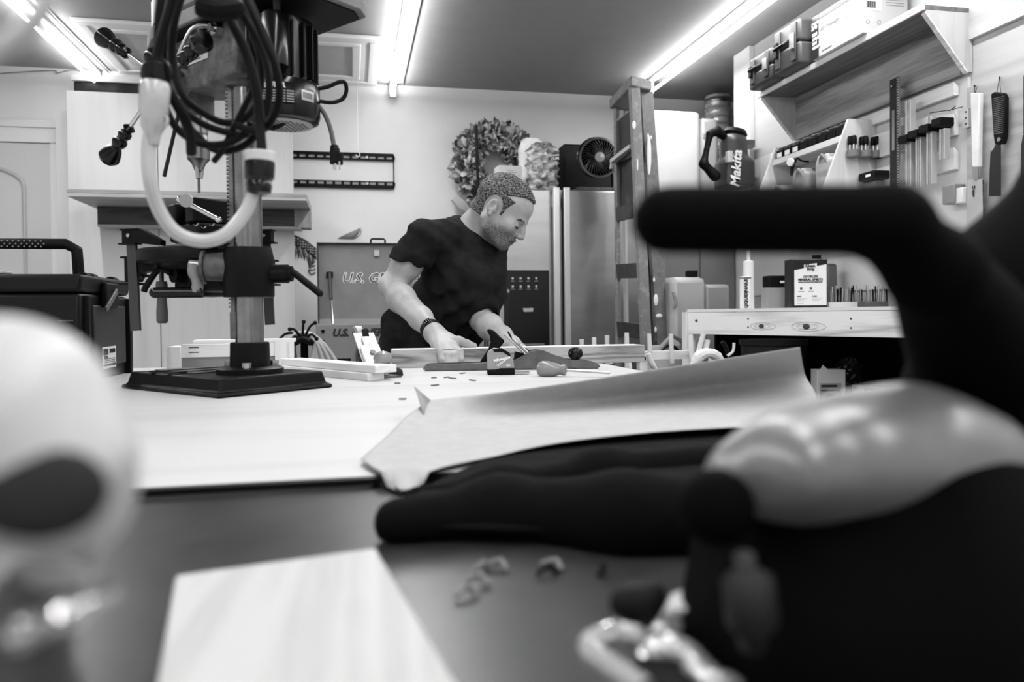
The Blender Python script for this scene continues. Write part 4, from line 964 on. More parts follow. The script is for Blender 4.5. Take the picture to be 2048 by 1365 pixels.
MB().tube([c+Vector((-.03, -.06, -.035)), c+Vector((0, -.07, -.02)), c+Vector((.03, -.06, -.035)), c+Vector((.03, .05, -.03)), c+Vector((0, .06, -.015)), c+Vector((-.03, .05, -.03))], .014, 8, closed=True, smooth=3).build('strap', BLK, t, world=True)
for (dx, dz, ex, ez) in ((-.01, .0, -.05, .02), (-.04, .015, -.10, -.03), (.0, .0, .005, .05), (.01, .0, .05, .045), (.02, -.0, .055, -.02), (-.02, -.005, -.045, -.03)):
    MB().tube([c+Vector((dx, -.06, dz-.01)), c+Vector(((dx+ex)/2, -.065, (dz+ez)/2+.008)), c+Vector((ex, -.06, ez))], .0055, 6, smooth=3).ball(c+Vector((ex, -.06, ez)), .009, 8).build('strap_end', BLK, t, world=True)
# ---- refrigerator ----
FS = mat('fridge_steel', .66, .30, .85, nz=.03, ns=3, stretch=(1, 1, 4)); 
t = thing('refrigerator', 'stainless side-by-side refrigerator with black water dispenser behind the man', 'refrigerator', (1.2, 4.2, 0))
MB().bb(-.47, .46, .05, .61, .02, 1.765).build('body', G45, t, bevel=.004)
MB().bb(-.47, -.035, -.0, .05, .06, 1.76).build('left_door', FS, t, bevel=.008)
MB().bb(-.022, .46, -.0, .05, .06, 1.76).build('right_door', FS, t, bevel=.008)
for nm, x0 in (('left_handle', -.098), ('right_handle', -.038)):
    MB().bb(x0, x0+.036, -.055, -.03, .55, 1.765).bb(x0+.005, x0+.03, -.03, .0, .57, .62).bb(x0+.005, x0+.03, -.03, 0, 1.66, 1.73).build(nm, mat('handle_alu', .8, .3, .6), t, bevel=.004)
MB().bb(-.375, -.115, -.006, .0, .84, 1.305).build('dispenser', mat('disp_gloss', .05, .15, spec=.4), t, bevel=.004); dz = MB().bb(-.345, -.14, -.009, -.005, .88, 1.20).build('dispenser_recess', BLKG, t, bevel=.004)
MB().bb(-.33, -.15, -.02, -.006, .89, .895).build('drip_tray', STEEL, t)
MB().bb(-.27, -.21, -.02, -.008, 1.07, 1.095).build('water_nozzle', STEEL, t, bevel=.004)
for r_ in range(2):
    for k in range(4):
        MB().cyl((-.325+k*.045, -.008, 1.26-r_*.045), (-.325+k*.045, -.006, 1.26-r_*.045), .007, n=8).build('button_icon', G70, t)
        MB().bb(-.335+k*.045, -.315+k*.045, -.008, -.006, 1.243-r_*.045, 1.246-r_*.045).build('button_caption', G70, t)
MB().cyl((-.35, -.008, 1.19), (-.35, -.006, 1.19), .010, n=12).build('brand_disc', G55, t)
# tray on top
tag(MB().bb(1.27, 1.62, 4.24, 4.50, 1.766, 1.785).build('serving_tray', mat('tray_dark', .22, .5, nz=.1, ns=60), bevel=.003), 'thin dark tray under the fan on top of the refrigerator', 'tray')
# fan
t = thing('desk_fan', 'black round desk fan with grille on top of the refrigerator', 'fan', (W(1187, 375, 4.36).x, 4.36, 1.786))
fc = Vector((0, -.05, W(1187, 318, 4.3).z-1.786))
MB().lathe([(.05, 0), (.085, .012), (.11, .05), (.115, .09), (.118, .094), (.112, .1), (.104, .098)], fc+Vector((0, .05, 0)), (-.1, -1, .02), 36, c1=False).build('shroud', BLKG, t)
MB().lathe([(.105, 0), (.117, .002), (.118, .010), (.106, .012), (.105, 0)], fc+Vector((.004, -.045, 0)), (-.1, -1, .02), 36, c0=False, c1=False).build('rim', mat('fan_rim', .25, .3), t)
gd = Vector((-.1, -1, .02)).normalized(); gm = frame_to(gd)
m = MB()
for k in range(34):
    a = 2*pi*k/34; p0 = gm @ Vector((.022*cos(a), .022*sin(a), .012)); p1 = gm @ Vector((.07*cos(a+.35), .07*sin(a+.35), .014)); p2 = gm @ Vector((.108*cos(a+.55), .108*sin(a+.55), .004))
    m.tube([fc+Vector((.004, -.05, 0))+q for q in (p0, p1, p2)], .0017, 5)
m.build('grille', mat('grille_dark', .14, .3), t)
MB().lathe([(.03, 0), (.028, .008), (.0, .012)], fc+Vector((.004, -.052, 0))+gd*.008, gd, 24).build('hub_badge', mat('badge', .5, .3), t)
MB().bb(fc.x-.012, fc.x+.012, -.118, -.116, fc.z-.004, fc.z+.004).build('badge_mark', INKW, t)
for k in range(5):
    a = 2*pi*k/5; MB().tube([fc+gm @ Vector((.02*cos(a), .02*sin(a), .0))+Vector((0, .0, 0)), fc+gm @ Vector((.06*cos(a+.3), .06*sin(a+.3), .006)), fc+gm @ Vector((.095*cos(a+.4), .095*sin(a+.4), -.004))], [.012, .02, .016], 8).build('fan_blade', BLK, t)
MB().bb(-.10, .10, -.03, .10, 0, .012).build('base', BLK, t, bevel=.004)
MB().tube([(-.115, 0, .07), (-.118, 0, .01), (.118, 0, .01), (.115, 0, .07), (.112, 0, fc.z)], .007, 8).build('yoke', BLK, t)
tag(MB().bb(W(1128, 300, 4.5).x, W(1226, 300, 4.5).x, 4.51, 4.72, 1.766, 2.09).build('black_box', mat('box_black', .07, .5, spec=.2), bevel=.012), 'black box standing behind the fan on the refrigerator', 'box')
# plastic bag of cups, white bag, card box
c = W(1085, 372, 4.42)
def crumple(name, cx_, cy_, z0, z1, rx, ry, m, seed, par, amp=.012, top=.5):
    rg = random.Random(seed); rows = []; n = 36
    for i in range(22):
        f_ = i/21; z = z0+(z1-z0)*f_; k = (1-.08*(1-f_))*(1-(max(0, f_-.8)/.2)**2*(1-top)); r_ = []
        for j in range(n):
            a = 2*pi*j/n; w_ = amp*(sin(a*5+i*.9+seed)+.8*sin(a*9-i*1.3)+.6*sin(a*3+i*2.1))
            sq = (abs(cos(a))**4+abs(sin(a))**4)**-.25
            r_.append((cx_+(rx*sq*k+w_)*cos(a), cy_+(ry*sq*k+w_)*sin(a), z))
        rows.append(r_+[r_[0]])
    cap = [(cx_, cy_, z1+.003)]*(n+1)
    return MB().grid(rows+[cap]).build(name, m, par, world=par is not None, smooth=50)
t = thing('bag_of_cups', 'crinkled clear plastic bag of foam cups between the wreath and the fan', 'bag of cups', (c.x, 4.42, 1.766))
crumple('bag', c.x, 4.42, 1.768, 2.065, .082, .07, mat('crinkle_plastic', .45, .18, g2=.85, ns=13, thr=(.42, .58), stretch=(1, 1, 2.4), bump=.5, bs=26, spec=.6), 2, t)
cl = MB().bar((c.x+.035, 4.335, 1.965), (c.x+.075, 4.338, 1.972), .003, .042).build('printed_label', INK, t, world=True)
text('CUPS', .020, Vector((c.x+.055, 4.332, 1.959)), (1, 0, .12), UZ, INKW, t, bold=.0008); text('FOAM', .017, Vector((c.x+.055, 4.332, 1.979)), (1, 0, .12), UZ, INKW, t, bold=.0006)
c2 = W(1062, 300, 4.6)
tag(crumple('white_bag', c2.x, 4.6, 1.767, 2.13, .075, .06, mat('white_bag', .95, .5, nz=.02, ns=20, bump=.3, bs=25), 5, None, amp=.003, top=.6), 'translucent white plastic bag standing behind the bag of cups', 'bag')
c3 = W(1024, 372, 4.42)
t = thing('card_box', 'small white printed carton on the refrigerator behind the man\'s head', 'carton', (c3.x-.01, 4.38, 1.766), R(6))
MB().bb(-.075, .065, 0, .10, 0, .155).build('carton', PAPW, t, bevel=.001)
MB().bb(-.02, .03, -.001, 0, .115, .118).bb(-.03, .01, -.001, 0, .126, .128).bb(-.025, .015, -.001, 0, .100, .102).build('printing', G45, t)
MB().cyl((.045, -.001, .1), (.045, 0, .1), .008, n=3).build('mark', G70, t)
# wreath on the wall
wc_ = W(990, 332, 4.88)
t = thing('wreath', 'leafy magnolia wreath hanging on the back wall above the man', 'wreath', (wc_.x, 4.93, wc_.z-.24))
rg = random.Random(4)
MB().tube([wc_+Vector((.19*cos(a), .02, .19*sin(a))) for a in np.linspace(0, 2*pi, 25)[:-1]], .045, 8, closed=True).build('ring', G30, t, world=True)
LM = [mat('leaf_light', .80, .5), mat('leaf_mid', .55, .45), mat('leaf_dark', .28, .5)]
ms = [MB(), MB(), MB()]
for k in range(900):
    a = rg.uniform(0, 2*pi); ph = rg.uniform(-pi*.55, pi*.55); rr = .19+.05*sin(ph); c = wc_+Vector((rr*cos(a), -.05*cos(ph), rr*sin(a)))
    out = Vector((cos(a)*sin(ph)*1.2+rg.uniform(-.5, .5), -cos(ph)*.7-.2, sin(a)*sin(ph)*1.2+rg.uniform(-.4, .6))).normalized()
    sd = out.cross(Vector((rg.uniform(-1, 1), rg.uniform(-1, 1), rg.uniform(-1, 1)))).normalized(); nn = out.cross(sd); L = rg.uniform(.045, .07); wd2 = L*.42
    q = rg.choices((0, 1, 2), (5, 3, 2))[0]
    P_ = []
    for (u_, v_) in ((0, .15), (.35, .9), (.7, .8), (1, .05)):
        e_ = nn*(u_*u_*L*.35); P_.append([c+out*u_*L-sd*v_*wd2+e_+nn*.006*v_, c+out*u_*L+e_-nn*.004, c+out*u_*L+sd*v_*wd2+e_+nn*.006*v_])
    ms[q].grid(P_)
for q, nm in enumerate(('pale_leaves', 'mid_leaves', 'dark_leaves')): ms[q].build(nm, LM[q], t, world=True)
tag(MB().tube([W(908, 395, 4.9), W(925, 412, 4.9), W(942, 425, 4.9)], [.03, .04, .015], 8).build('pale_ribbon', mat('ribbon', .78, .7)), 'pale fold of ribbon below the wreath behind the man\'s neck', 'ribbon')
r0_ = W(952, 252, 4.3)
tag(MB().cyl((r0_.x+.02, 4.12, 0.0), r0_, .009, n=12).build('black_rod', BLK), 'thin black rod standing upright in front of the wreath', 'rod')
# ---- stepladder ----
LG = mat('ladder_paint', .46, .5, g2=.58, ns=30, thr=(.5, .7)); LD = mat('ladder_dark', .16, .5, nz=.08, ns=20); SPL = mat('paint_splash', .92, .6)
t = thing('stepladder', 'paint-spattered folded stepladder standing at the right end of the refrigerator', 'ladder', (1.43, 3.72, 0))
aT, aB = W(1268, 185, 3.62), None
def rail_to_floor(px0, py0, px1, py1, Y, dY=-.10):
    p0 = W(px0, py0, Y); p1 = W(px1, py1, Y+dY*.5); d = p1-p0; return p0, p0+d*(p0.z/(p0.z-p1.z))
def channel(nm, p0, p1, w_, m_, dpt=.03):
    MB().bar(p0, p1, dpt, w_, (1, .15, 0)).build(nm, m_, t, world=True, bevel=.002)
A0, A1 = rail_to_floor(1268, 172, 1290, 650, 3.60); B0, B1 = rail_to_floor(1291, 184, 1322, 650, 3.66)
channel('front_rail', A0, A1, .05, LG); channel('rear_rail', B0, B1, .07, mat('rear_rail_m', .42, .5, nz=.05, ns=40))
C0_, C1_ = rail_to_floor(1233, 203, 1236, 620, 3.96); D0_, D1_ = rail_to_floor(1246, 205, 1252, 620, 4.02)
channel('front_rail', C0_, C1_, .022, LG); channel('rear_rail', D0_, D1_, .014, G70)
for k in range(1, 7):
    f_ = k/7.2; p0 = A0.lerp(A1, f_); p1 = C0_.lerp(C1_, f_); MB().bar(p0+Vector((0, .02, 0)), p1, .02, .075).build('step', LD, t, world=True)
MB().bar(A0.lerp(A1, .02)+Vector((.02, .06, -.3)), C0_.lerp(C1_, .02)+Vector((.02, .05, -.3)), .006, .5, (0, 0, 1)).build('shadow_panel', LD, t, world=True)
cap_ = [W(1218, 212, 3.98)-UZ*.0, W(1262, 163, 3.56), W(1304, 180, 3.62), W(1262, 218, 4.02)]
zc = sum(p.z for p in cap_)/4
cb_ = MB(); cb_.prism([(p.x, p.y) for p in cap_], (0, 0, A0.z-.012), (1, 0, 0), (0, 1, 0), .05); cb_.build('top_cap', LG, t, world=True, bevel=.006)
MB().bar(W(1225, 323, 3.9), W(1264, 293, 3.62), .03, .02).bar(W(1225, 323, 3.9), W(1222, 338, 3.9), .02, .015).build('spreader', G70, t, world=True)
for (px, py, s_, l_) in ((1298, 310, .012, .10), (1296, 272, .006, .012), (1302, 275, .006, .01), (1308, 560, .006, .012), (1312, 600, .012, .03), (1318, 632, .018, .01), (1268, 250, .010, .02), (1311, 660, .006, .015), (1275, 330, .004, .03)):
    f_ = (py-184)/466*.8; 
    base = (A0.lerp(A1, (py-172)/ (650-172)*((A0.z-W(1290, 650, 3.55).z)/A0.z)) if px < 1282 else B0.lerp(B1, (py-184)/(650-184)*((B0.z-W(1322, 650, 3.61).z)/B0.z)))
    q = W(px, py, base.y-.042); MB().ball(q, 1, 10, (s_, .004, l_)).build('paint_splash', SPL, t, world=True)
# ================= BEYOND THE LADDER =================
t = thing('storage_cabinet', 'tall grey storage cabinet in the corner right of the ladder', 'cabinet', (1.97, 4.35, 0))
MB().bb(-.26, .2, -.25, .4, .0, 1.74).build('body', mat('cab_grey', .44, .5, nz=.02, ns=4), t, bevel=.006)
MB().bb(-.25, -.03, -.262, -.251, .05, 1.72).build('door', mat('cab_door', .46, .5), t, bevel=.002); MB().bb(-.02, .19, -.262, -.251, .05, 1.72).build('door', mat('cab_door', .46, .5), t, bevel=.002)
t = thing('white_tank', 'white boxy tank with a grip notch standing on the grey cabinet', 'tank', (1.95, 4.52, 1.741))
MB().bb(-.22, .12, -.20, .20, 0, .53).build('shell', WHT, t, bevel=.03); MB().bb(.122, .25, -.18, .20, 0, .50).build('side_shell', mat('tank_side', .72, .4), t, bevel=.03)
MB().bb(.14, .18, -.186, -.179, .37, .40).build('grip_notch', G55, t, bevel=.004)
d0, d1_ = W(1454, 165, 4.62), W(1462, 265, 4.62)
t = thing('foil_duct', 'crinkled silver duct rising to the ceiling behind the vacuum', 'duct', (d0.x, 4.75, 1.741))
m = MB(); pr_ = [(.08 + .006*(i % 2) + .003*sin(i*1.7), i*.0125) for i in range(int((2.51-1.742)/.0125))]
m.lathe(pr_, (0, 0, 0), n=28).build('duct_hose', mat('foil', .95, .25, .4, g2=.6, ns=14, bump=.4, bs=40), t)
MB().lathe([(.085, .70), (.09, .715), (.085, .73)], n=28).build('collar', STEEL, t)
# backpack vacuum
c = W(1462, 300, 3.95)
c = Vector((2.062, 3.90, 1.9)); t = thing('vacuum', 'dark backpack vacuum with black carrying handle hanging at the end of the tool wall', 'vacuum', (c.x, 3.90, 1.741))
q = SDF((c.x-.2, 3.7, 1.60), (c.x+.2, 4.05, 2.16), .004)
q.cap((c.x, 3.9, 1.70), (c.x-.005, 3.9, 1.98), .082, .074, k=.0); q.rbox((c.x, 3.9, 1.80), (.088, .085, .095), .03, k=.03); q.half((c.x, 0, 2.03), (.25, 0, 1)); q.half((0, 0, 1.7415), (0, 0, -1))
q.mesh('tank', mat('vac_teal', .20, .4), t, world=True)
MB().lathe([(.064, 0), (.07, .01), (.06, .03), (.03, .036)], (0, 0, 0), n=28).build('lid', BLK, t, rot=(0, R(12), 0)).location = (.0, .0, .285)
MB().bb(.0, .108, -.03, .03, .22, .26).build('wall_bracket', DSTEEL, t)
q = SDF((c.x-.35, 3.7, 1.60), (c.x+.1, 4.1, 2.2), .004)
hp = [A(W(1446, 272, 3.88)), A(W(1434, 262, 3.87)), A(W(1420, 268, 3.86)), A(W(1413, 300, 3.86)), A(W(1407, 328, 3.86))]
q.chain(hp, [.022, .026, .02, .014, .022], k=.01); q.cap(hp[-1], A(W(1430, 352, 3.86)), .02, .03, k=.02); q.mesh('handle', BLK, t, world=True)
text('Makita', .075, W(1473, 338, 3.805), (0.08, 0, 1), (-1, 0, .08), INKW, t, bold=.002, shear=.2)
MB().bb(-.09, -.06, -.10, -.07, .12, .18).build('power_switch', G70, t, bevel=.003)
# tall grey canister under / behind the pale bench
t = thing('plastic_canister', 'tall round-shouldered grey plastic canister behind the pale pine bench', 'canister', (1.66, 3.62, 0))
MB().bb(-.13, .055, -.09, .12, 0, 1.235).build('body', mat('canister', .62, .4), t, bevel=.03)
MB().bb(.058, .20, -.06, .13, 0, 1.20).build('side', mat('canister_side', .52, .4), t, bevel=.02)
MB().bb(-.02, .03, -.05, .0, 1.236, 1.27).build('cap', BLK, t, bevel=.006)
MB().tube([(-.125, -.095, 1.16), (-.115, -.105, 1.11), (-.125, -.1, 1.08)], .008, 8, smooth=3).build('latch', G45, t)
lbx = MB().bb(-.09, -.055, -.0915, -.0905, .83, .90).build('label', PAPW, t)
MB().bb(-.085, -.06, -.0925, -.0916, .85, .862).bb(-.083, -.066, -.0925, -.0916, .872, .885).build('label_print', INKG, lbx)
# ================= PINE BENCH AT THE RIGHT =================
PT = 1.073
fa_, fb_ = Vector((1.372, 3.0, 0)), Vector((2.02, 1.58, 0)); fd = (fb_-fa_).normalized(); fn = Vector((fd.y, -fd.x, 0))
if fn.x > 0: fn = -fn
fn = -fn if fn.dot(Vector((1, 0, 0))) > 0 else fn      # outward (towards the camera-left)
t = thing('pine_bench', 'pale pine side bench with knotty front rail under the tool wall', 'bench', (1.8, 2.6, 0))
top = [(1.372, 3.0), (2.02, 1.58), (2.165, 1.58), (2.165, 3.42), (1.50, 3.30)]
MB().prism(top, (0, 0, PT-.012), (1, 0, 0), (0, 1, 0), .012).build('top', mat('white_top', .88, .4), t, world=True)
RP = wood('knotty_pine', .86, .2, 0, 7, rings=5)
L_ = (fb_-fa_).length
fr = MB().bb(0, L_, 0, .035, 0, .088).build('front_rail', RP, t); fr.parent = t
ang = atan2(fd.y, fd.x); fr.matrix_local = TM[t.name].inverted() @ Matrix.Translation((fa_.x, fa_.y, PT-.102)) @ Matrix.Rotation(ang, 4, 'Z')
TM[fr.name] = Matrix.Translation((fa_.x, fa_.y, PT-.102)) @ Matrix.Rotation(ang, 4, 'Z')
def railpt(s_, z_): return fa_+fd*s_+Vector((fd.y, -fd.x, 0)).normalized()*(-1 if Vector((fd.y, -fd.x, 0)).x > 0 else 1)*.0015+UZ*(PT-.102+z_)
for (s_, z_, r_) in ((.045, .055, .0055), (.36, .034, .009), (.55, .034, .011)):
    c = railpt(s_, z_); MB().lathe([(r_, 0), (r_*.8, .0015)], c, (fd.y, -fd.x, 0) if fd.y*1 < 0 else (fd.y, -fd.x, 0), 14, sx=1.3).build('knot', mat('knot', .22, .7, nz=.08, ns=150), fr, world=True)
    for q in (2.2, 3.6):
        if r_ > .008 and not (r_ > .01 and q > 6): MB().tube([c+fd*(r_*q*1.5*cos(a)*(1+.3*(cos(a) > 0)))+UZ*min(.034, r_*q*.42)*sin(a) for a in np.linspace(0, 2*pi, 20)[:-1]], .0006, 4, closed=True, smooth=2).build('grain_ring', mat('grain', .62, .7), fr, world=True)
for s_ in (.30, .72):
    for z_ in (.062, .03): MB().cyl(railpt(s_, z_), railpt(s_, z_)-Vector((fd.y, -fd.x, 0))*.002, .0032, n=8).build('screw', INK, fr, world=True)
MB().bb(1.362, 1.405, 3.0, 3.04, 0, PT-.013).build('leg', PINEZ, t, world=True, bevel=.002)
MB().bb(2.10, 2.165, 3.3, 3.38, 0, PT-.013).build('leg', PINEZ, t, world=True, bevel=.002)
MB().bb(2.05, 2.12, 1.6, 1.67, 0, PT-.013).build('leg', PINEZ, t, world=True, bevel=.002)
# the dark shelf and back under the bench
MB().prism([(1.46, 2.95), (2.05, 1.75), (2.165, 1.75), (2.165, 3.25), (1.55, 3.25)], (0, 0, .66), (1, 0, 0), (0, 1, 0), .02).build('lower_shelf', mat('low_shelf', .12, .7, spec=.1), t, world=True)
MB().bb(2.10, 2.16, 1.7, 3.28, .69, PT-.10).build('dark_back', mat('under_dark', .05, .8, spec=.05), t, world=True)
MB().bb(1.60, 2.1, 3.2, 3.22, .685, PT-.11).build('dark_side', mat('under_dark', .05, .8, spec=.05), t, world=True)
# mineral spirits can
c = W(1583, 618, 2.93); 
t = thing('solvent_can', 'black rectangular can with white mineral spirits label on the pine bench', 'can', (c.x, c.y, PT), R(-14))
MB().bb(0, .15, 0, .095, 0, .205).build('can', mat('can_black', .06, .3, spec=.3), t, bevel=.004)
MB().bb(0, .15, 0, .095, .0, .006).bb(0, .15, 0, .095, .202, .207).build('seam', DSTEEL, t); MB().cyl((.12, .045, .207), (.12, .045, .225), .018).build('cap', BLK, t)
lb = MB().prism([(.012, .012), (.145, .012), (.145, .183), (.012, .160)], (0, -.0008, 0), (1, 0, 0), (0, 0, 1), .0008).build('label', PAPW, t)
tm = TM[t.name]; ux = tm.to_3x3() @ UX; TM[lb.name] = tm
def ct_(s, sz, x, z, b_=.0004, m_=INK, al='CENTER'): text(s, sz, tm @ Vector((x, -.0022, z)), ux, UZ, m_, lb, bold=b_, align=al)
MB().prism([(.052, .150), (.105, .157), (.105, .188), (.052, .182)], (0, -.0014, 0), (1, 0, 0), (0, 0, 1), .0006).build('badge', PAPW, lb); 
MB().prism([(.049, .147), (.108, .154), (.108, .191), (.049, .185)], (0, -.0010, 0), (1, 0, 0), (0, 0, 1), .0003).build('badge_outline', INK, lb)
ct_('Klean', .018, .078, .177, .0008); ct_('Strip', .017, .079, .163, .0008)
ct_('ODORLESS', .0125, .078, .132, .0005); ct_('MINERAL SPIRITS', .0135, .078, .119, .0006); ct_('ULTRA-LOW ODOR FOR INTERIOR USE', .0055, .078, .109)
MB().bb(.012, .145, -.0014, -.0009, .064, .095).build('grey_band', G70, lb)
for x in (.04, .08): MB().bb(x-.005, x+.005, -.0018, -.0015, .078, .088).bb(x-.012, x+.012, -.0018, -.0015, .069, .071).build('band_icon', G30, lb)
for x0, wd0 in ((.022, 'BRUSH'), (.085, 'FLAMMABLE')):
    ct_(wd0[:5], .006, x0, .050, .0003, INK, 'LEFT')
    for k in range(3): MB().bb(x0, x0+.045-k*.008, -.0016, -.001, .041-k*.005, .0425-k*.005).build('small_print', G45, lb)
MB().bb(.022, .05, -.0016, -.001, .019, .021).build('small_print', INK, lb)
# caulk tubes
c = W(1491, 612, 3.0)
t = thing('adhesive_tube', 'white construction adhesive cartridge standing left of the solvent can', 'cartridge', (c.x, 3.0, PT))
MB().lathe([(.023, 0), (.0235, .003), (.0235, .135), (.02, .137)], n=24).build('cartridge', WHT, t)
MB().lathe([(.0242, .127), (.0242, .134)], n=24).build('end_band', G45, t)
text('LIQUID', .020, Vector((c.x-.010, 2.9755, PT+.037)), UZ, -UX, INK, t, bold=.001); text('NAILS', .020, Vector((c.x-.010, 2.9755, PT+.098)), UZ, -UX, INK, t, bold=.001)
for z in (.068, .126, .012): MB().bb(-.018, .004, -.0245, -.0235, z, z+.004).build('printed_bar', G30, t)
c = W(1497, 560, 3.12)
tag(MB().lathe([(.023, 0), (.0235, .003), (.0235, .21), (.008, .215), (.006, .26)], (c.x, 3.12, PT), n=24).build('caulk_tube', WHT), 'second white cartridge standing behind the first one on the pine bench', 'cartridge')
# drill bit blocks with bits
def bitblock(px0, px1, Y, label, m_, n, hts, seed, rows=2):
    a, b = W(px0, 600, Y), W(px1, 600, Y); rg = random.Random(seed)
    t = thing('bit_block', label, 'bit holder', ((a.x+b.x)/2, Y, PT)); w = (b.x-a.x)/2
    MB().bb(-w, w, -.02, .03, 0, .025).build('block', m_, t, bevel=.002)
    k0 = 0
    for k in range(n):
        f_ = (k+.5)/n; h = hts[0]+(hts[1]-hts[0])*rg.random(); r_ = rg.uniform(.002, .0038); x = -w+.006+(2*w-.012)*f_; y = -.012 if k % 2 else .016
        o = MB().cyl((0, 0, 0), (0, 0, h*.55), r_, n=8).cyl((0, 0, h*.5), (0, 0, h), r_*1.25, n=8).build('drill_bit', STEEL if k % 3 else BLK, None, loc=(t.location.x+x, Y+y, PT+.0255), rot=(0, R(rg.uniform(-4, 4)), 0))
        tag(o, 'small bit standing in the %s' % label, 'drill bit', 'bits in the '+label.split(' on ')[0])
    return t
bitblock(1653, 1722, 2.96, 'pale block of bits right of the solvent can', mat('bitwood', .85, .5), 14, (.05, .075), 3)
bitblock(1724, 1775, 2.86, 'dark block of bits at the right, beside the pale block', G30, 10, (.045, .07), 4)
bitblock(1700, 1760, 3.08, 'rear dark block of longer bits behind the pale block', BLK, 10, (.10, .13), 6)
c = W(1665, 541, 3.1)
tag(MB().bb(c.x-.035, c.x+.02, 3.09, 3.15, PT, PT+.20).build('spray_can', mat('spray', .35, .4), bevel=.012), 'dark can with pale mark behind the bits', 'can')
# case on the wall above the pine bench
wbx = W(1545, 565, 3.28)
t = thing('battery_pack', 'black battery pack standing behind the cartridges at the wall', 'battery', (wbx.x+.02, 3.30, PT))
MB().bb(-.05, .06, -.03, .03, 0, .10).build('stand', G55, t); MB().bb(-.045, .06, -.035, .03, .10, .155).build('pack', BLK, t, bevel=.006); MB().bb(.01, .035, -.037, -.035, .12, .13).build('mark', INKW, t)
# ---- things under / beside ----
DW = PINEZ
t = thing('dowel_rack', 'pale rack of upright wooden dowels beyond the right end of the bench', 'dowel rack', (1.15, 2.62, 0))
a, b = W(1216, 716, 2.60), W(1392, 712, 2.60)
MB().bb(W(1216, 716, 2.6).x, W(1292, 716, 2.6).x, 2.60, 2.63, a.z-.012, a.z).build('lower_rail', PINE, t, world=True)
MB().bb(W(1289, 705, 2.6).x, W(1386, 705, 2.6).x, 2.60, 2.63, W(1300, 720, 2.6).z, W(1300, 703, 2.6).z).build('upper_rail', PINE, t, world=True)
for px, y0, y1 in ((1298, 668, 706), (1342, 668, 727), (1381, 669, 722), (1220, 716, 728), (1258, 716, 738)):
    p0, p1 = W(px, y0, 2.59), W(px+2, y1, 2.59); MB().bar(p1, p0, .012, .012, (0, 1, 0)).build('dowel', DW, t, world=True)
for x in (1.02, 1.30): MB().bb(x-.015, x+.015, 2.605, 2.635, 0, a.z-.012).build('leg', DW, t, world=True)
t = thing('peg_rail', 'row of short wooden pegs showing above the far edge of the worked board', 'peg rail', (1.0, 2.9, 0))
for px, y0 in ((1163, 679), (1188, 675), (1214, 671), (1253, 666)):
    p0 = W(px, y0, 2.9); MB().bar(Vector((p0.x+.004, p0.y, .60)), p0, .014, .014, (0, 1, 0)).build('peg', DW, t, world=True)
x0, x1 = W(1150, 700, 2.9).x, W(1270, 700, 2.9).x
MB().bb(x0, x1, 2.88, 2.92, .56, .60).build('rail', PINE, t, world=True)
for x in (x0+.03, x1-.03): MB().bb(x-.02, x+.02, 2.88, 2.92, 0, .56).build('leg', PINE, t, world=True)
t = thing('protractor_stand', 'tilted metal fence frame with round scale behind the dowels', 'metal frame', (1.36, 3.1, 0))
MB().tube([W(1308, 710, 3.1), W(1345, 672, 3.1), W(1366, 684, 3.1), W(1368, 712, 3.1)], .012, 8).build('frame', G45, t, world=True)
MB().tube([W(1318, 708, 3.1), W(1330, 695, 3.1), W(1345, 692, 3.1), W(1360, 705, 3.1)], .006, 8, smooth=4).build('scale_arc', BLK, t, world=True)
q = W(1340, 705, 3.12); MB().bb(q.x-.09, q.x+.06, 3.11, 3.15, 0, q.z+.03).build('panel', mat('panel_light', .7, .5), t, world=True)
def lone(name, label, cat, pts, r, m_, n=10, group=None, smooth=3): return tag(MB().tube([W(*p) for p in pts], r, n, smooth=smooth).build(name, m_), label, cat, group)
# crate carrying the oddments
t = thing('oddments_crate', 'dark crate holding straps and sticks beside the pine bench leg', 'crate', (1.37, 2.45, 0))
x0, x1 = W(1290, 740, 2.45).x, W(1470, 740, 2.45).x
MB().bb(x0, x1, 2.38, 2.56, 0, .83).build('crate_body', mat('crate_dark', .2, .7), t, world=True, bevel=.004)
lone('wood_stick', 'taller of two pale sticks leaning beside the pine bench leg', 'stick', [(1394, 712, 2.45), (1407, 668, 2.45)], .009, mat('pale_stick', .85, .5), 8, smooth=0)
lone('wood_stick', 'shorter thicker pale stick right of the taller stick', 'stick', [(1409, 714, 2.46), (1415, 680, 2.46)], .010, mat('pale_stick', .85, .5), 8, smooth=0)
lone('black_strap', 'short black strap standing up beside the bucket', 'strap', [(1456, 712, 2.43), (1452, 695, 2.43), (1444, 684, 2.43)], .007, BLK)
lone('white_strap', 'curved white strap beside the short black strap', 'strap', [(1455, 712, 2.42), (1466, 703, 2.42), (1468, 686, 2.42)], .005, WHT)
lone('white_glove', 'crumpled white cloth lying on the crate', 'cloth', [(1384, 735, 2.44), (1400, 712, 2.44), (1425, 708, 2.44), (1452, 730, 2.44)], [.012, .02, .018, .01], mat('cloth_white', .88, .8, bump=.6, bs=40))
lone('marker_pen', 'white marker leaning on the rack rail', 'marker', [(1296, 708, 2.44), (1304, 728, 2.44), (1311, 738, 2.44)], [.009, .010, .007], WHT)
# dark bucket with white letters
c = W(1540, 715, 2.72)
t = thing('dark_bucket', 'dark bucket with white lettering under the pine bench', 'bucket', (1.68, 2.86, .681))
MB().lathe([(.115, 0), (.128, .24), (.135, .245), (.135, .265), (.12, .266)], n=36).build('bucket', mat('bucket_dark', .13, .5), t)
text('nc', .03, Vector((1.600, 2.752, .86)), (.75, -.6, 0), UZ, INKW, t, bold=.001)
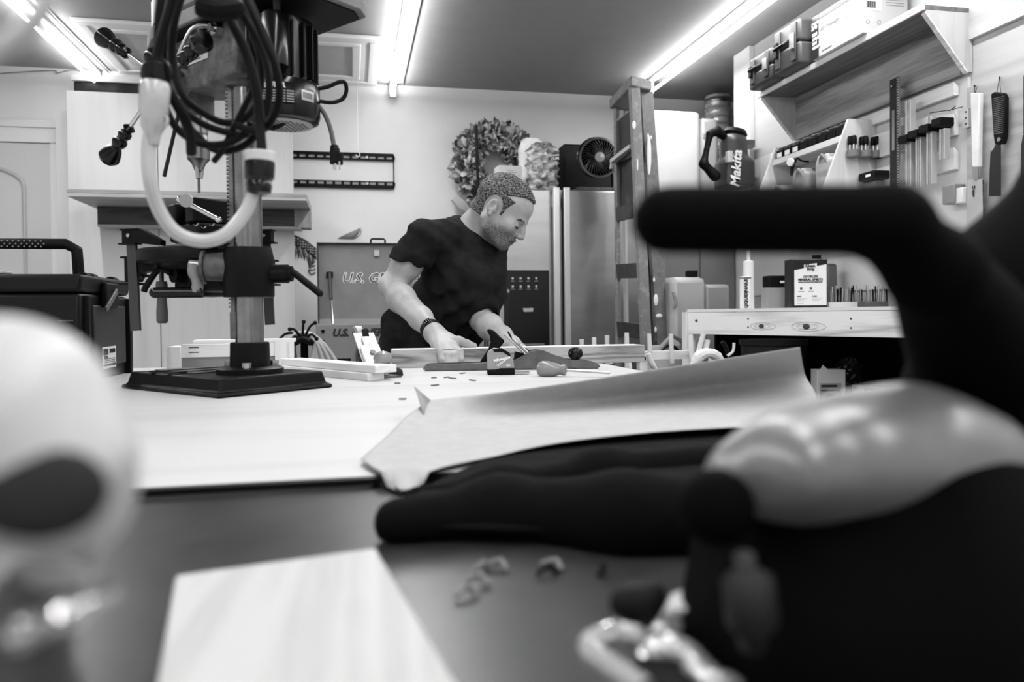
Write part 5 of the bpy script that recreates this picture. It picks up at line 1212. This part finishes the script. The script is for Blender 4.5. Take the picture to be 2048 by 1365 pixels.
# cartons on the lower shelf
def carton(loc, rz, d, label, group=None):
    t = thing('carton', label, 'carton', loc, rz, group); x, y, z = d
    MB().bb(-x, x, -y, y, 0, z).build('box', mat('carton_pale', .76, .6), t, bevel=.002)
    return t
c = W(1655, 818, 1.9)
tc_ = carton((W(1656, 800, 2.6).x, 2.6, .681), R(-14), (.052, .035, .16), 'small pale carton with dark printed label standing under the pine bench', None)
MB().bb(-.044, .036, -.0362, -.0352, .03, .11).build('label', G55, tc_); MB().bb(-.038, .02, -.037, -.0363, .095, .104).bb(-.038, .03, -.037, -.0363, .080, .085).build('label_print', INK, tc_)
MB().lathe([(.02, 0), (.0205, .0004)], (-.004, -.0368, .05), (0, -1, 0), 20).build('label_picture', G30, tc_); MB().bb(.0, .03, -.0378, -.0372, .036, .052).build('price_mark', INKW, tc_)
MB().prism([(-.04, .16), (-.01, .16), (-.03, .178)], (0, -.03, 0), (1, 0, 0), (0, 0, 1), .001).build('torn_flap', PAPW, tc_)
tc2 = carton((W(1775, 800, 2.5).x, 2.5, .681), R(-14), (.11, .05, .10), 'open grey carton with torn flap behind the dark tool housing', None)
MB().bb(-.105, -.05, -.0512, -.0502, .03, .095).build('label', G45, tc2)
text('THIN', .016, TM[tc2.name] @ Vector((-.078, -.052, .08)), TM[tc2.name].to_3x3() @ UX, UZ, INKW, tc2, bold=.0006); text('TRIM', .016, TM[tc2.name] @ Vector((-.078, -.052, .062)), TM[tc2.name].to_3x3() @ UX, UZ, INKW, tc2, bold=.0006)
MB().prism([(.04, .105), (.085, .105), (.07, .15), (.06, .122)], (0, -.03, 0), (1, 0, 0), (0, 0, 1), .001).build('torn_flap', PAPW, tc2)
q = W(1698, 745, 2.75)
tag(crumple('plastic_bag', q.x, 2.75, .681, q.z+.06, .05, .03, mat('bag_dark', .16, .15, spec=.5, bump=.4, bs=30), 9, None, amp=.004, top=.2), 'dark shiny plastic bag between the two cartons', 'bag')
# ================= TOOL WALL =================
XW = 2.2
def wy(px, py, X=XW): return WX(px, py, X)
def wbox(name, m_, par, px0, py0, px1, py1, X=XW-.02, th=.02, bevel=0):
    a = wy(px0, (py0+py1)/2, X-th); b = wy(px1, (py0+py1)/2, X-th); zt = wy((px0+px1)/2, py0, X-th).z; zb = wy((px0+px1)/2, py1, X-th).z
    return MB().bb(X-th, X, a.y, b.y, zb, zt).build(name, m_, par, world=par is not None, bevel=bevel)
# wall panelling: upper ply strips and cleats
PW = wood('cleat_ply', .88, .05, 1, 6, rings=4)
for i, (y0, y1, z0, z1, nm) in enumerate(((1.3, 2.41, 2.03, 2.5, 'panel_board'), (1.3, 2.40, 1.30, 1.86, 'panel_board'))):
    tag(MB().bb(2.182, 2.199, y0, y1, z0, z1).build(nm, wood('big_grain', .72, .09, 1, 4, rings=6)), ['upper plywood panel with wavy grain near the top right corner', 'plywood panel behind the hanging saws'][i], 'wall panel', 'plywood wall panels')
tag(MB().bb(2.186, 2.199, 2.40, 3.92, 1.15, 1.9).build('panel_board', mat('pale_panel', .80, .6, nz=.02, ns=5)), 'pale wall panel behind the cleats left of the saws', 'wall panel', 'plywood wall panels')
def cleat(y0, y1, z0, z1, label, X=2.184): return tag(MB().prism([(0, z0), (-.02, z0), (-.02, z1), (0, z1-.015)], (X, y0, 0), (1, 0, 0), (0, 0, 1), -(y1-y0)).build('wall_cleat', PW, bevel=.001), label, 'wall cleat', 'cleats on the tool wall')
cleat(2.44, 3.7, 1.845, 1.893, 'topmost pale cleat just under the overhead shelf'); cleat(2.44, 3.2, 1.70, 1.80, 'middle pale cleat with round knot behind the aluminium profiles')
cleat(2.44, 3.1, 1.575, 1.655, 'lowest pale cleat behind the ends of the profiles')
MB().cyl((2.160, 2.60, 1.765), (2.1635, 2.60, 1.765), .010, n=14).build('knot', mat('knot', .22, .7)); bpy.data.objects['knot.003' if 'knot.003' in bpy.data.objects else 'knot'].name
kn_ = [o for o in bpy.data.objects if o.name.startswith('knot') and o.parent is None][0]; cl_ = [o for o in bpy.data.objects if o.name.startswith('wall_cleat')][1]
kn_.parent = cl_; kn_.location = kn_.location-cl_.location
# overhead shelf
t = thing('overhead_shelf', 'plywood overhead shelf with triangular end brackets on the right wall', 'shelf', (2.1, 2.95, 1.9))
MB().bb(1.998, 2.198, 2.39, 3.52, 2.127, 2.142).build('shelf_board', wood('shelf_dark', .40, .08, 1, 6), t, world=True)
MB().bb(1.990, 1.9975, 2.385, 3.525, 2.122, 2.147).build('front_edge', wood('edge_pale', .85, .12, 1, 9), t, world=True, bevel=.001)
MB().bb(2.180, 2.198, 2.43, 3.50, 1.915, 2.126).build('back_board', wood('back_board', .58, .26, 1, 5, rings=6), t, world=True)
for y in (2.40, 3.50):
    MB().prism([(2.005, 2.126), (2.005, 2.115), (2.178, 1.915), (2.197, 1.915), (2.197, 2.126)], (0, y+.009, 0), (1, 0, 0), (0, 0, 1), .018).build('end_bracket', wood('bracket_ply', .72, .06, 2, 6), t, world=True)
    MB().bar((2.003, y, 2.117), (2.178, y, 1.913), .0195, .006).build('bracket_edge', wood('edge_pale', .85, .12, 1, 9), t, world=True)
# big light box on the shelf
y0, y1 = 2.48, 3.0
t = thing('downlight_carton', 'large white downlight carton with barcode on the overhead shelf', 'carton', (2.073, 2.86, 2.1485))
MB().bb(-.10, .10, -.17, .17, 0, .185).build('carton', mat('carton_white', .70, .5), t, bevel=.002)
MB().bb(-.1012, -.1002, .122, .169, .0, .184).build('dark_stripe', mat('stripe', .12, .4), t)
MB().bb(-.1012, -.1002, -.169, .12, .160, .184).build('top_stripe', mat('stripe', .12, .4), t)
tw = TM[t.name]
text('5/6"', .042, tw @ Vector((-.1022, .146, .14)), (0, -1, 0), UZ, INKW, t, bold=.001, sx=.75)
for k in range(4): text(['SELECT', 'COLOR', 'DIM', 'WARM'][k][:4], .018, tw @ Vector((-.1022, .166, .105-k*.019)), (0, -1, 0), UZ, INKW, t, bold=.0006, align='LEFT')
text('LED Downlight', .022, tw @ Vector((-.1022, .045, .115)), (0, -1, 0), UZ, INKG, t)
MB().bb(-.1012, -.1002, .03, .10, .018, .022).build('small_print', INKG, t)
MB().tube([tw @ Vector((-.1015, -.10+.03*cos(a), .09+.03*sin(a))) for a in np.linspace(0, pi*.6, 10)], .0008, 5).build('lamp_outline', INKG, t, world=True)
fc_ = MB().bb(-.09, -.02, -.1712, -.1702, .09, .15).build('shipping_label', PAPW, t); 
m = MB()
for k in range(14): m.bb(-.085+k*.003, -.0838+k*.003+.0008*(k % 3), -.172, -.1713, .10, .125)
m.bb(-.085, -.04, -.172, -.1713, .135, .138).build('barcode', INK, fc_)
MB().bb(.0, .09, -.1712, -.1702, .145, .149).bb(.0, .08, -.1712, -.1702, .135, .137).bb(.0, .085, -.1712, -.1702, .125, .127).bb(.0, .085, -.1712, -.1702, .115, .117).build('warning_text', INKG, t)
for k in range(3): MB().tube([tw @ Vector((-.08+k*.05+.008*cos(a), -.1712, .045+.008*sin(a))) for a in np.linspace(0, 2*pi, 12)[:-1]], .0007, 4, closed=True).build('icon', INKG, t, world=True)
text('WARNING', .010, tw @ Vector((.045, -.172, .158)), UX, UZ, INKG, t)
# tool cases on the shelf
def case(y0, y1, h, label, n=2):
    t = thing('hard_case', label, 'case', (2.03, (y0+y1)/2, 2.1485), group='hard cases on the overhead shelf'); w = (y1-y0)/2
    MB().bb(-.10, .10, -w, w, 0, h*.5-.001).build('lower_shell', mat('case_teal', .25, .5), t, bevel=.012); MB().bb(-.10, .10, -w, w, h*.5+.001, h).build('upper_shell', mat('case_teal', .25, .5), t, bevel=.012)
    for s_ in (-1, 1): MB().bb(-.108, -.10, s_*w*.62-.02, s_*w*.62+.02, .02, h-.01).build('rib', mat('case_teal2', .20, .5), t, bevel=.004); MB().bb(-.118, -.108, s_*w*.62-.014, s_*w*.62+.014, h*.35, h*.7).build('latch', G55 if s_ < 0 else BLK, t, bevel=.003)
    MB().tube([(-.10, -.04, h*.62), (-.135, -.038, h*.5), (-.135, .038, h*.5), (-.10, .04, h*.62)], .008, 8).build('handle', BLK, t)
    return t
case(3.06, 3.27, .20, 'grey hard tool case beside the white carton, nearer of two'); case(3.29, 3.50, .15, 'lower grey hard tool case at the far end of the overhead shelf')
# tool holder rack: two-sided shelf with boxes
t = thing('tool_rack', 'pale plywood rack with slanted sides holding power tools on the wall', 'tool rack', (2.1, 3.2, 1.6))
def side(y):
    MB().prism([(2.183, 1.868), (2.055, 1.868), (1.925, 1.54), (1.925, 1.38), (2.183, 1.38)], (0, y, 0), (1, 0, 0), (0, 0, 1), .014).build('side_panel', wood('rack_side', .80, .05, 2, 6), t, world=True)
side(2.91); side(3.48)
MB().bb(2.045, 2.183, 2.912, 3.465, 1.782, 1.796).build('upper_shelf', PW, t, world=True); MB().bb(2.035, 2.044, 2.912, 3.465, 1.778, 1.804).build('shelf_lip', PW, t, world=True, bevel=.001)
MB().bb(1.94, 2.183, 2.912, 3.465, 1.45, 1.462).build('lower_shelf', PW, t, world=True)
ordn = ['nearest', 'second nearest', 'third nearest', 'fourth nearest', 'fourth furthest', 'third furthest', 'second furthest', 'furthest']
for k in range(8):
    y = 2.945+k*.068
    o = thing('battery', '%s black battery block in the row along the top of the tool rack' % ordn[k], 'battery', (2.086, y, 1.797), 0, 'batteries on the tool rack')
    MB().bb(-.038, .038, -.030, .030, 0, .052).build('pack', BLK, o, bevel=.005); MB().bb(-.03, .03, -.025, .025, .052, .066).build('terminal', G30, o, bevel=.006)
    if k > 4: MB().bb(-.0392, -.0382, -.02, .02, .014, .036).build('mark', INKW, o)
def pouch(name, label, cat, y, w, h, m_, group):
    o = thing(name, label, cat, (2.06, y, 1.463), 0, group); q = SDF((1.92, y-w*1.3, 1.45), (2.2, y+w*1.3, 1.463+h+.05), .005)
    q.rbox((2.07, y, 1.463+h*.45), (.06, w*.8, h*.47), .02); q.rbox((2.05, y+.01, 1.463+h*.85), (.04, w*.5, h*.15), .012, k=.02); q.half((0, 0, 1.4635), (0, 0, -1)); q.mesh('housing', m_, o, world=True); 
    MB().tube([(-.04, -w*.5, h*.75), (-.055, 0, h*.98), (-.04, w*.5, h*.75)], .008, 8, smooth=4).build('grip', G45, o); return o
pouch('power_tool', 'pale grey boxy tool in the rack, nearest of three', 'power tool', 3.01, .08, .28, mat('tool_grey1', .66, .4, nz=.05, ns=12), 'tools in the wall rack'); pouch('power_tool', 'grey power tool in the middle of the wall rack', 'power tool', 3.19, .08, .25, mat('tool_grey2', .52, .4, nz=.06, ns=12), 'tools in the wall rack')
pouch('power_tool', 'low power tool under the dial at the far end of the rack', 'power tool', 3.37, .07, .20, mat('tool_grey3', .58, .4, nz=.06, ns=12), 'tools in the wall rack')
c = wy(1583, 333, 2.03); t = thing('dial_gauge', 'small round dial gauge between the tools in the wall rack', 'gauge', (c.x, c.y, 1.70)); MB().lathe([(.018, 0), (.020, .004), (.020, .010), (.017, .013)], (0, 0, .06), (-1, -.5, 0), 24).build('dial', STEEL, t); MB().cyl((0, 0, .0), (0, 0, .04), .006).build('stem', BLK, t)
MB().tube([(0, 0, 0), (.02, -.01, .075), (.05, 0, .07), (.09, 0, .066)], .004, 6, smooth=3).build('hanger', BLK, t)
# three bit sockets on the rack side
for k, (px, lab) in enumerate(((1698, 'left'), (1722, 'middle'), (1748, 'right'))):
    yy_ = 2.872
    o = thing('router_bit_cup', '%s of three grey cups of dark router bits on the rack side' % lab, 'bit cup', (2.058+.055*k, yy_, 1.70), 0, 'bit cups on the rack side')
    q = 1
    MB().lathe([(.020, 0), (.026, .004), (.026, .030)], n=24).build('cup', mat('cup_grey', .42, .5), o)
    for j, a in enumerate((0.5, 2.6, 4.4)):
        b0 = MB().cyl((.011*cos(a), .011*sin(a), .028), (.011*cos(a), .011*sin(a), .055), .0045, n=10).build('bit_shank', STEEL, o)
        MB().lathe([(.009, .055), (.0105, .06), (.0105, .085), (.008, .09)], (.011*cos(a), .011*sin(a), 0), n=12).build('bit_head', BLK, o)
    MB().bb(-.01, .01, .02, .0375, .004, .02).build('bracket', G45, o)
t = thing('charger', 'black battery charger bracket on the wall below the bit cups', 'charger', (2.15, 2.835, 1.60)); MB().bb(-.06, .033, -.05, .05, .0, .035).build('housing', BLK, t, bevel=.006); MB().bb(-.061, -.0602, -.03, .0, .012, .022).build('slot_frame', INKW, t); MB().bb(-.03, .033, -.02, .06, -.07, -.002).build('lower_block', mat('lowblock', .6, .5), t, bevel=.004)
# rafter square / ruler
t = thing('steel_ruler', 'long dark steel ruler hanging upright on the tool wall', 'ruler', (2.13, wy(1789, 260, 2.13).y, 1.40))
a = wy(1781, 260, 2.13).y; b_ = wy(1799, 260, 2.13).y; zt = wy(1790, 157, 2.13).z
MB().bb(2.127, 2.133, b_+.012, a, 1.35, zt).build('ruler_body', mat('ruler_dark', .10, .4, spec=.3), t, world=True); MB().bb(2.127, 2.133, b_, b_+.0118, 1.35, zt).build('scale_edge', STEEL, t, world=True)
m = MB()
for k in range(60): m.bb(2.1262, 2.1268, b_+.002, b_+.010, 1.36+k*.0105, 1.3652+k*.0105)
m.build('scale_marks', INK, t, world=True); MB().bb(2.1255, 2.1265, (a+b_)/2-.002, (a+b_)/2+.012, 1.70, 1.86).build('slot', G45, t, world=True)
MB().cyl((2.12, (a+b_)/2+.008, zt-.03), (2.178, (a+b_)/2+.008, zt-.03), .005, n=8).build('hanging_nail', STEEL, t, world=True)
# aluminium profiles with black stop bar
AL = mat('aluminium', .78, .35, .6)
labs = ['tallest leftmost', 'second', 'third, high-standing', 'short rightmost']
for k, (px, y0, y1) in enumerate(((1820, 200, 375), (1840, 256, 375), (1862, 232, 368), (1888, 258, 318))):
    a = wy(px-6, 280, 2.12).y; b_ = wy(px+5, 280, 2.12).y; zt, zb = wy(px, y0, 2.12).z, wy(px, y1, 2.12).z
    o = thing('aluminium_clamp', '%s of the four aluminium bar clamps on the tool wall' % labs[k], 'clamp', (2.125, (a+b_)/2, zb), 0, 'aluminium bar clamps on the wall')
    m = MB(); w_ = abs(a-b_)
    m.bb(2.118, 2.135, b_, a, zb, zt).bb(2.113, 2.118, b_, b_+w_*.28, zb, zt).bb(2.113, 2.118, a-w_*.28, a, zb, zt).bb(2.113, 2.118, b_+w_*.42, b_+w_*.58, zb, zt); m.build('profile', AL, o, world=True)
    jz = 1.80-.012*k+.0; jz = wy(px, 278-(px-1820)*.50, 2.12).z
    MB().bb(2.09, 2.15, b_-.004, a+.016, jz-.014, jz+.014).build('clamp_jaw', BLK, o, world=True, bevel=.003)
t = thing('black_stop_bar', 'black jointed bar crossing behind the aluminium clamps', 'bar', (2.155, 2.62, 1.70)); p0, p1 = wy(1805, 281, 2.16), wy(1905, 246, 2.16)
MB().bar(p0, p1, .014, .022).build('bar', BLK, t, world=True)
for f_ in (.2, .45, .7, .92): MB().box(p0.lerp(p1, f_), (.022, .018, .03)).build('joint', BLK, t, world=True, bevel=.002)
t = thing('wall_hook', 'thin wire hook rod beside the corner plate on the tool wall', 'hook', (2.16, 2.5, 1.86)); MB().tube([wy(1860, 226, 2.16), wy(1900, 220, 2.16), wy(1925, 214, 2.16)], .0018, 6).build('rod', G30, t, world=True); MB().tube([wy(1898, 222, 2.16), wy(1912, 212, 2.16)], .0015, 6).build('arm', BLK, t, world=True)
t = thing('corner_plate', 'pale perforated metal plate at the edge of the saw panel', 'plate', (2.17, 2.42, 1.75)); wbox('plate', mat('plate', .8, .4), t, 1927, 218, 1937, 255, 2.18, .012); 
for k in range(3): q = wy(1931, 224+k*12, 2.166); MB().cyl(q, q+Vector((.002, 0, 0)), .003, n=8).build('hole', INK, t, world=True)
# saws
def saw_pts(pts, X): return [(WX(px, py, X).y, WX(px, py, X).z) for px, py in pts]
def plate_(name, m_, par, pts, X=2.16, th=.003, bev=0): return MB().prism([(y, z) for y, z in saw_pts(pts, X)], (X, 0, 0), (0, 1, 0), (0, 0, 1), th).build(name, m_, par, world=True, bevel=bev)
t = thing('pull_saw', 'pull saw with long pale wrapped handle, left of the black-handled saw', 'saw', (2.16, wy(1945, 300, 2.16).y, 1.40), 0, 'saws on the tool wall')
plate_('handle', mat('saw_handle_pale', .86, .5, nz=.03, ns=20), t, [(1940, 186), (1959, 186), (1957, 334), (1943, 334)], 2.150, .018, .004)
plate_('ferrule', STEEL, t, [(1944, 335), (1955, 335), (1956, 358), (1949, 362), (1945, 352)], 2.155, .006)
plate_('blade', mat('blade_bright', .78, .3, .6, nz=.03, ns=8), t, [(1935, 360), (1966, 358), (1968, 470), (1932, 470)], 2.158, .002)
m = MB()
for k in range(34): q = WX(1966.2+k*.055, 361+k*3.2, 2.157); m.box(q, (.003, .004, .0035), (R(45), 0, 0))
m.build('teeth', INK, t, world=True)
text('Z-saw', .016, WX(1947, 383, 2.156), (0, 0, -1), (0, -1, 0), INK, t, bold=.0004)
MB().tube([wy(1950, 186, 2.155), wy(1948, 172, 2.158), wy(1953, 176, 2.158), wy(1951, 186, 2.155)], .0012, 5).build('hanging_string', INK, t, world=True); MB().cyl(wy(1949, 172, 2.15), wy(1949, 172, 2.18)+Vector((.0, 0, 0)), .0035, n=8).build('nail', INK, t, world=True)
t = thing('pull_saw', 'pull saw with black ribbed handle and dark wide blade', 'saw', (2.16, wy(1993, 300, 2.16).y, 1.45), 0, 'saws on the tool wall')
plate_('handle', BLK, t, [(1981, 188), (1988, 184), (2004, 186), (2008, 195), (2007, 270), (2003, 288), (1989, 290), (1986, 272)], 2.148, .022, .004)
for k in range(20): plate_('rib', G30, t, [(1985+k*.1, 197+k*3.7), (2006, 192+k*3.8), (2006, 193.5+k*3.8), (1985+k*.1, 199+k*3.7)], 2.1468, .0012)
plate_('blade', mat('blade_dark', .16, .35, .5), t, [(1990, 290), (2001, 290), (2001, 392), (1978, 393), (1981, 306), (1988, 296)], 2.157, .002)
plate_('blade_edge', STEEL, t, [(1978, 300), (1981, 299), (1977, 393), (1975, 393)], 2.157, .002)
q = wy(1999, 279, 2.147); MB().cyl(q, q-Vector((.004, 0, 0)), .007, n=16).build('bolt', CHROME, t, world=True)
MB().tube([wy(1993, 190, 2.15), wy(1999, 155, 2.165), wy(2002, 190, 2.15)], .0012, 5).build('hanging_string', INK, t, world=True); MB().cyl(wy(1999, 155, 2.15), wy(1999, 155, 2.18), .003, n=8).build('nail', INK, t, world=True)
t = thing('pull_saw', 'third saw cut off by the right edge of the photo', 'saw', (2.16, wy(2050, 300, 2.16).y, 1.5), 0, 'saws on the tool wall')
plate_('handle', BLK, t, [(2046, 150), (2060, 148), (2062, 268), (2046, 270)], 2.148, .022, .003); plate_('blade', mat('blade_dark', .16, .35, .5), t, [(2046, 270), (2060, 270), (2060, 372), (2041, 372), (2042, 292)], 2.157, .002); plate_('blade_edge', STEEL, t, [(2038, 292), (2042, 291), (2041, 373), (2037, 373)], 2.157, .002)
t = thing('wall_box', 'small ribbed block and pale box low on the tool wall behind the tool handle', 'box', (2.15, wy(1905, 390, 2.15).y, 1.46)); wbox('ribbed_block', G45, t, 1884, 370, 1908, 408, 2.185, .05, .004); wbox('pale_box', PAPW, t, 1909, 376, 1925, 406, 2.185, .04, .003)
# ================= FOREGROUND =================
# kraft paper sheet
def crv(pts, k): return catmull([Vector(p) for p in pts], k)
cols = [[(860, 802, 1.08), (815, 832, .985), (765, 885, .83), (722, 936, .722)],
        [(905, 796, 1.05), (880, 845, .97), (835, 905, .79), (800, 982, .635)],
        [(1000, 785, 1.04), (985, 830, 1.03), (950, 880, .84), (905, 940, .69)],
        [(1200, 757, 1.04), (1195, 806, 1.08), (1170, 840, .95), (1080, 893, .765)],
        [(1400, 726, 1.04), (1400, 778, 1.12), (1390, 818, 1.02), (1300, 866, .82)],
        [(1600, 695, 1.04), (1610, 750, 1.14), (1630, 800, 1.06), (1545, 852, .86)]]
W3 = [[Wd(*p) for p in c] for c in cols]
W3 = [crv(c, 8) for c in W3]
rows = [crv([c[i] for c in W3], 8) for i in range(len(W3[0]))]
for r_ in rows:
    for p in r_:
        if p.y > .655 and p.x < .68: p.z = max(p.z, .9255)
t = thing('paper_sheet', 'large curling sheet of kraft paper lying over the right front of the bench', 'paper sheet', (.4, .9, .9212))
PPM = mat('kraft_paper', .66, .8, nz=.02, ns=60, bump=.05, bs=30)
MB().grid(rows).build('sheet', PPM, t, world=True, solid=.0008, smooth=180)
MB().grid([[Wd(829, 774, 1.085), Wd(845, 788, 1.08), Wd(862, 802, 1.075)], [Wd(838, 800, 1.03), Wd(848, 808, 1.04), Wd(860, 815, 1.05)], [Wd(848, 835, .99), Wd(852, 838, .99), Wd(856, 842, .99)]]).build('torn_corner', mat('kraft_corner', .55, .8), t, world=True, solid=.0008)
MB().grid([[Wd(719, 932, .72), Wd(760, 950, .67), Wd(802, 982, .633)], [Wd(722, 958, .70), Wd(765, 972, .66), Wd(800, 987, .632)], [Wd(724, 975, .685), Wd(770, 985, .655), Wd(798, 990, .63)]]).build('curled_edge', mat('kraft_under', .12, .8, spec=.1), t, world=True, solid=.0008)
# black soft case under the paper
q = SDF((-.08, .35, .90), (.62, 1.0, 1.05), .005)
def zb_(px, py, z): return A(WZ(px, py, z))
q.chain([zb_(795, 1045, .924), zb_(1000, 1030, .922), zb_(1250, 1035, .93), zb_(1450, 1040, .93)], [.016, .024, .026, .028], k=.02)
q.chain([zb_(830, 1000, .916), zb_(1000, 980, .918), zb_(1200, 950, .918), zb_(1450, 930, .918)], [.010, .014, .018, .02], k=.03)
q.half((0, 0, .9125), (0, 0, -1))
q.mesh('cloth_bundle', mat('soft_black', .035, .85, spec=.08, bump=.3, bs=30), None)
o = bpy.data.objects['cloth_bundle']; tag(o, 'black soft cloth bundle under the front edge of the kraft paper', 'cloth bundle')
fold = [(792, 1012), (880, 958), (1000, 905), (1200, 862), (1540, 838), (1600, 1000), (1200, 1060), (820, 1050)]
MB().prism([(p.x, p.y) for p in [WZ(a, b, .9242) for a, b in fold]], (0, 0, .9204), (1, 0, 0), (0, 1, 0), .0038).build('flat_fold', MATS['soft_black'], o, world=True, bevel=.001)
# near board
z = .931; c4 = [WZ(350, 1150, z), WZ(752, 1095, z), WZ(915, 1365, z), WZ(312, 1365, z)]
c4[2] = c4[1]+(c4[2]-c4[1])*1.5; c4[3] = c4[0]+(c4[3]-c4[0])*1.7
o = MB().prism([(p.x, p.y) for p in c4], (0, 0, .9125), (1, 0, 0), (0, 1, 0), .0185).build('pine_board', wood('near_pine', .70, .05, 1, 16), bevel=.002)
tag(o, 'short pale pine board lying closest to the camera', 'board')
# small dark bits and shavings on the machine table
rg = random.Random(11)
for k in range(8):
    p = WZ(rg.uniform(940, 1330), rg.uniform(1090, 1190), .9135); a = rg.uniform(0, 3)
    tag(MB().tube([(0, 0, 0), (.006*cos(a), .006*sin(a), .004), (.013*cos(a+.6), .013*sin(a+.6), .001)], .0016, 6, smooth=3).build('metal_shaving', G45 if k % 3 else BLK, None, loc=p), 'small curled shaving on the dark machine table', 'shaving', 'shavings on the machine table')
# toggle clamp
t = thing('toggle_clamp', 'bright steel toggle clamp with black rubber-tipped spindle at the bottom of the view', 'clamp', WZ(1320, 1365, .912))
CL = mat('bright_clamp', .82, .25, .7)
MB().tube([Wd(1268, 1262, .30), Wd(1225, 1268, .30), Wd(1180, 1288, .30), Wd(1190, 1312, .29), Wd(1290, 1380, .27)], .0045, 10, smooth=6).build('bent_arm', CL, t, world=True)
MB().ball(Wd(1262, 1262, .30), .0078, 14).build('arm_end', CL, t, world=True)
q = SDF(A(Wd(1285, 1250, .30))-.05, A(Wd(1285, 1250, .30))+.05, .002)
q.cap(A(Wd(1255, 1208, .30)), A(Wd(1305, 1192, .30)), .0070, .0058); q.cap(A(Wd(1280, 1215, .30)), A(Wd(1290, 1262, .30)), .0078, .004, k=.006); q.cap(A(Wd(1290, 1262, .30)), A(Wd(1290, 1310, .30)), .0042)
q.mesh('rubber_tip', BLK, t, world=True)
MB().grid([[Wd(1325, 1235, .31), Wd(1385, 1222, .31)], [Wd(1345, 1195, .33), Wd(1370, 1186, .33)]]).build('side_plate', WHT, t, world=True, solid=.003)
MB().ball(Wd(1312, 1262, .30), .0062, 12).build('spindle_nut', CL, t, world=True)
MB().tube([Wd(1290, 1320, .29), Wd(1325, 1295, .29), Wd(1375, 1310, .285), Wd(1400, 1345, .28), Wd(1460, 1400, .27)], [.005, .006, .005, .006, .008], 10, smooth=5).build('lever_arm', CL, t, world=True)
MB().tube([Wd(1330, 1250, .31), Wd(1390, 1268, .31), Wd(1402, 1280, .31), Wd(1385, 1320, .29)], .0035, 8, smooth=4).build('link', G55, t, world=True)
MB().bar(Wd(1330, 1330, .29), Wd(1345, 1420, .27), .022, .012).build('clamp_base', BLK, t, world=True, bevel=.003)
# large dark power saw at the right
t = thing('power_saw', 'large black power saw with bar handle filling the right foreground', 'power saw', WZ(1800, 1440, .912))
hM = mat('saw_handle', .02, .7, spec=.04)
q = SDF((.02, .12, .90), (.50, .46, 1.22), .0035)
q.cap(A(Wd(1332, 440, .27)), A(Wd(1790, 440, .27)), .0122, .0128); q.chain([A(Wd(1770, 450, .27)), A(Wd(1870, 545, .28)), A(Wd(1960, 700, .34))], [.0125, .016, .030], k=.006)
q.mesh('bar_handle', hM, t, world=True)
q = SDF((.02, .12, .905), (.60, .56, 1.24), .004)
q.chain([A(Wd(2140, 400, .38)), A(Wd(2060, 620, .38)), A(Wd(2010, 850, .38)), A(Wd(1960, 1150, .36))], [.026, .045, .045, .048], k=.02)
q.cap(A(Wd(1560, 1130, .33)), A(Wd(1900, 1120, .31)), .028, .05, k=.02)
q.cap(A(Wd(1500, 1300, .31)), A(Wd(1950, 1330, .29)), .03, .05, k=.03); q.cap(A(Wd(1480, 1080, .34)), A(Wd(1520, 1260, .33)), .018, .026, k=.02)
q.half((0, 0, .9125), (0, 0, -1))
q.mesh('motor_body', mat('saw_body', .02, .7, spec=.04), t, world=True)
q = SDF(A(Wd(1690, 940, .31))-.12, A(Wd(1690, 940, .31))+.12, .0035)
q.chain([A(Wd(1470, 955, .31)), A(Wd(1570, 935, .31)), A(Wd(1700, 915, .31)), A(Wd(1830, 905, .31)), A(Wd(1950, 930, .31))], [.012, .018, .021, .023, .022], k=.02)
q.ell(A(Wd(1745, 915, .30)), (.017, .017, .016), k=.012); q.ell(A(Wd(1610, 940, .295)), (.014, .014, .013), k=.01)
q.mesh('cast_housing', mat('saw_casting', .50, .33, .35, nz=.04, ns=30), t, world=True)
MB().ball(Wd(1432, 1015, .29), .0145, 18).build('side_knob', hM, t, world=True)
MB().tube([Wd(1505, 1290, .27), Wd(1500, 1200, .262), Wd(1488, 1110, .27)], [.005, .009, .004], 12, smooth=5).build('body_rib', mat('rib_dark', .06, .6), t, world=True)
# white hood at the left edge
t = thing('dust_hood', 'blurred white rounded plastic hood with a dark oval opening at the left edge', 'dust hood', WZ(60, 1300, .912))
d = .155; q = SDF(A(Wd(80, 950, d))-.075, A(Wd(80, 950, d))+.075, .002)
def pr(px): return px*d/1540
q.ell(A(Wd(0, 860, d+.015)), (pr(225), pr(200), pr(250))); q.chain([A(Wd(50, 850, d+.01)), A(Wd(120, 950, d+.01)), A(Wd(150, 1010, d+.012))], [pr(165), pr(135), pr(95)], k=.01)
q.cap(A(Wd(175, 1010, d+.015)), A(Wd(182, 1125, d+.02)), pr(60), pr(14), k=.006)
q.ell(A(Wd(80, 985, d-.016)), (pr(135), pr(130), pr(102)), k=.002, op='sub')
q.mesh('hood_shell', mat('hood_white', .74, .45), t, world=True)
q = SDF(A(Wd(80, 985, d))-.03, A(Wd(80, 985, d))+.03, .0015); q.ell(A(Wd(80, 985, d-.002)), (pr(128), pr(50), pr(96))); q.mesh('dark_opening', mat('hood_dark', .2, .8, spec=.05), t, world=True)
MB().tube([Wd(95, 1150, d+.02), Wd(60, 1260, d+.02), Wd(20, 1500, d+.02)], [.008, .010, .014], 12, smooth=4).build('neck', mat('hood_neck', .25, .5), t, world=True)
MB().tube([Wd(45, 1270, d), Wd(110, 1240, d), Wd(230, 1175, d+.01)], [.0045, .0035, .002], 10, smooth=4).build('metal_lever', CHROME, t, world=True)
